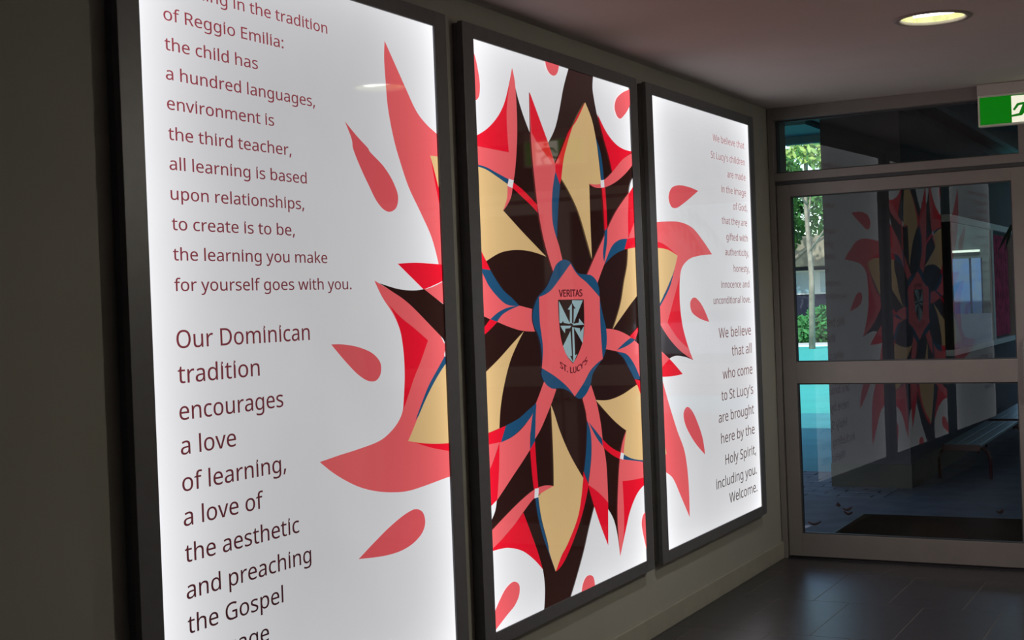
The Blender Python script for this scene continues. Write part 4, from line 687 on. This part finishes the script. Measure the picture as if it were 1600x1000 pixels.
# benches
def bench(y0, label):
    b = thing('bench', label, 'bench', (.335, y0, 0), group='low benches along the outside wall')
    zt, wd, ln = .262, .265, 2.0
    for i in range(3):
        box('seat_slat', -wd / 2 + i * .090, -wd / 2 + i * .090 + .085, .02, ln - .02, zt - .022, zt, M_slat, b, .003)
    for yy in (0, ln - .02): box('end_cap', -wd / 2 - .002, wd / 2 + .002, yy, yy + .02, zt - .045, zt + .002, M_redpaint, b, .003)
    for yy in (.13, ln - .15):
        bm = bmesh.new()
        tube(bm, [(-wd / 2 - .05, yy, 0), (-wd / 2 - .05, yy, .15), (-wd / 2 - .035, yy, .20), (-wd / 2 + .0, yy, .228), (0, yy, .232), (wd / 2, yy, .228), (wd / 2 + .035, yy, .20), (wd / 2 + .05, yy, .15), (wd / 2 + .05, yy, 0)], .013, 8)
        obj('leg_frame', bm, M_redpaint, b, True)
    return b
bench(10.62, 'low red ended slatted bench nearer the door, along the dim outside wall')
bench(12.78, 'second low slatted bench farther away along the dim outside wall')
# door mat, dead leaves
dm = thing('door_mat', 'dark brown coir mat lying outside the glass door', 'door mat', (.03, 7.56, 0))
box('mat_pile', .02, 1.98, .02, 1.24, 0, .018, M_mat, dm, .004); box('mat_border', 0, 2.0, 0, 1.26, -.001, .010, M_black, dm, .003)
for i, (x, y, a, lb) in enumerate([(-.149, 8.37, .4, 'dead leaf on the concrete nearest the door glass corner'), (-.20, 9.14, 1.9, 'curled dead leaf farthest out on the concrete'),
        (-.055, 8.81, 2.6, 'dead leaf at the left corner of the brown mat'), (-.10, 8.98, .9, 'small dead leaf just beyond the mat corner'), (.825, 9.06, 1.2, 'single dead leaf beyond the far edge of the mat')]):
    bm = bmesh.new(); mid = []; lf = []; rt = []
    for k in range(7):
        u = k / 6; wv = .017 * math.sin(math.pi * min(u * 1.02, 1)) ** .7; zz = .004 + .018 * (u - .5) ** 2 * 4
        mid.append(bm.verts.new(((u - .5) * .075, 0, zz))); lf.append(bm.verts.new(((u - .5) * .075, wv, zz + .010))); rt.append(bm.verts.new(((u - .5) * .075, -wv, zz + .008)))
    for k in range(6): bm.faces.new((mid[k], mid[k + 1], lf[k + 1], lf[k])); bm.faces.new((mid[k + 1], mid[k], rt[k], rt[k + 1]))
    o = obj('dead_leaf', bm, M_dead, None, True); o.location = (x, y, 0); o.rotation_euler = (0, 0, a); tag(o, lb, 'leaf')
# potted palm at the right of the porch, one frond tip shows at the door edge
pp = thing('potted_palm', 'dark palm whose frond tips hang in at the right edge of the door glass', 'plant', (1.62, 9.1, 0))
bm = bmesh.new(); lathe(bm, [(.001, 0), (.15, 0), (.20, .36), (.215, .40), (.19, .40), (.18, .34), (.001, .34)], 24); obj('pot', bm, M_pot, pp, True)
bm = bmesh.new(); tube(bm, [(0, 0, .34), (.02, 0, .9), (0, .02, 1.5), (0, 0, 1.75)], [.035, .03, .028, .02], 10); obj('stem', bm, M_bark, pp, True)
def frond(ang, ln, drop):
    bm = bmesh.new(); pts = []
    for k in range(13):
        u = k / 12; pts.append(Vector((math.cos(ang) * ln * u, math.sin(ang) * ln * u, 1.75 + .42 * math.sin(u * 2.2) - drop * u * u)))
    tube(bm, pts, [.008 * (1 - k / 14) for k in range(13)], 5)
    for k in range(2, 13):
        p = pts[k]; sd_ = Vector((-math.sin(ang), math.cos(ang), 0))
        for s in (-1, 1):
            tip = p + sd_ * s * .10 + Vector((math.cos(ang) * .07, math.sin(ang) * .07, -.17)); w_ = Vector((math.cos(ang), math.sin(ang), 0)) * .008
            bm.faces.new([bm.verts.new(p - w_), bm.verts.new(p + w_), bm.verts.new((p + tip) / 2 + w_ * 1.2), bm.verts.new(tip), bm.verts.new((p + tip) / 2 - w_ * 1.2)])
    obj('frond', bm, M_palm, pp)
for a, l, d in ((math.pi * .98, .68, .30), (math.pi * 1.25, .6, .3), (.3, .6, .3), (1.3, .6, .3), (2.3, .55, .3), (5.2, .6, .3)): frond(a, l, d)

# far garden: house, shrubs, trees
hs = thing('school_building', 'low far building with blue windows and pale roof beyond the court', 'building', (-14, 48.5, 0))
box('wall', -16, 22, 0, 4, 0, 2.62, M_house, hs)
box('roof', -16.5, 22.5, -.9, 4.6, 2.42, 3.5, M_roof, hs, .02)
for i in range(34):
    x = -15.6 + i * 1.1
    f = box('window', x, x + 1.10, -.06, .02, 1.46, 2.30, M_whitep, hs)
    box('pane', x + .12, x + .98, -.08, -.05, 1.52, 2.24, M_pane, f)
def leaves(bm, c, rad, n, sz):
    for _ in range(n):
        v = Vector((random.gauss(0, 1), random.gauss(0, 1), random.gauss(0, 1))).normalized() * random.uniform(.55, 1) ** .6
        p = Vector((c[0] + v.x * rad[0], c[1] + v.y * rad[1], c[2] + v.z * rad[2]))
        a = Vector((random.uniform(-1, 1), random.uniform(-1, 1), random.uniform(-1, .6))).normalized(); b_ = a.orthogonal().normalized()
        s = sz * random.uniform(.6, 1.4)
        bm.faces.new([bm.verts.new(p - a * s), bm.verts.new(p + b_ * s * .45), bm.verts.new(p + a * s), bm.verts.new(p - b_ * s * .45)])
def fol(name, clumps, n, sz, mt, parent):
    me = bpy.data.meshes.new(name); bm = bmesh.new()
    for c_, rd in clumps: leaves(bm, c_, rd, n, sz)
    bm.to_mesh(me); bm.free(); me.materials.append(mt)
    o = bpy.data.objects.new(name, me); C.objects.link(o); o.parent = parent; o['kind'] = 'stuff'; return o
def tree(x, y, h, r, label, mt, ncl=9, lo=.55, tr_=.16, n=260, sz=.13):
    t = thing('tree', label, 'tree', (x, y, 0))
    bm = bmesh.new(); tube(bm, [(0, 0, 0), (.05, .02, h * .3), (-.05, .05, h * .6), (0, 0, h * .85)], [tr_, tr_ * .85, tr_ * .65, tr_ * .3], 10)
    for k in range(4):
        a = k * 1.7; tube(bm, [(0, 0, h * (.4 + .1 * k)), (math.cos(a) * r * .35, math.sin(a) * r * .35, h * (.52 + .1 * k)), (math.cos(a) * r * .7, math.sin(a) * r * .7, h * (.6 + .1 * k))], [tr_ * .4, tr_ * .3, tr_ * .1], 6)
    obj('trunk', bm, M_bark, t, True)
    cl = []
    for k in range(ncl):
        a = random.uniform(0, 6.28); q = random.uniform(.1, .8) * r
        cl.append(((math.cos(a) * q, math.sin(a) * q, random.uniform(lo, 1) * h), (r * .42, r * .42, r * .30)))
    fol('foliage', cl, n, sz, mt, t); return t
tree(-7.95, 36.8, 6.4, 1.7, 'pale slim trunked tree in front of the far shrubs', M_leafl, 7, .72, .085, 150)
tree(-10.3, 42.2, 5.5, 2.3, 'dark leafy tree left of the pale trunk, beyond the court', M_leaf, 13, .50, .2, 300)
tree(-5.4, 44, 7.5, 2.2, 'light green tree right of the pale trunk, behind the rendered wall', M_leafl, 10, .55)
tree(-13.4, 42.8, 7.6, 2.6, 'light green tree farthest left beyond the court', M_leafl, 12, .5)
tree(2.5, 44.5, 7, 2.2, 'dark tree far right beyond the court', M_leaf, 10, .45)
tree(-1.5, 43.4, 6.8, 2.0, 'green tree beyond the court behind the middle of the rendered wall', M_leaf, 10, .45)
for i, (x, y, r, h, lb) in enumerate([(-9.6, 40.9, .85, .55, 'rounded green shrub at the left foot of the far building'), (-8.6, 41.1, .9, .75, 'green shrub just left of the pale tree trunk'),
                        (-7.5, 41.0, .9, .85, 'green shrub just right of the pale tree trunk'), (-6.4, 41.2, .9, .8, 'green shrub partly behind the rendered wall')]):
    s = thing('shrub', lb, 'shrub', (x, y, 0), group='shrubs before the far building')
    bm = bmesh.new()
    for k in range(5): tube(bm, [(0, 0, 0), (math.cos(k * 1.3) * r * .5, math.sin(k * 1.3) * r * .4, h)], [.03, .01], 5)
    obj('stem', bm, M_bark, s)
    fol('foliage', [((0, 0, h * .75), (r, r * .7, h * .75))], 900, .10, M_shrub, s)
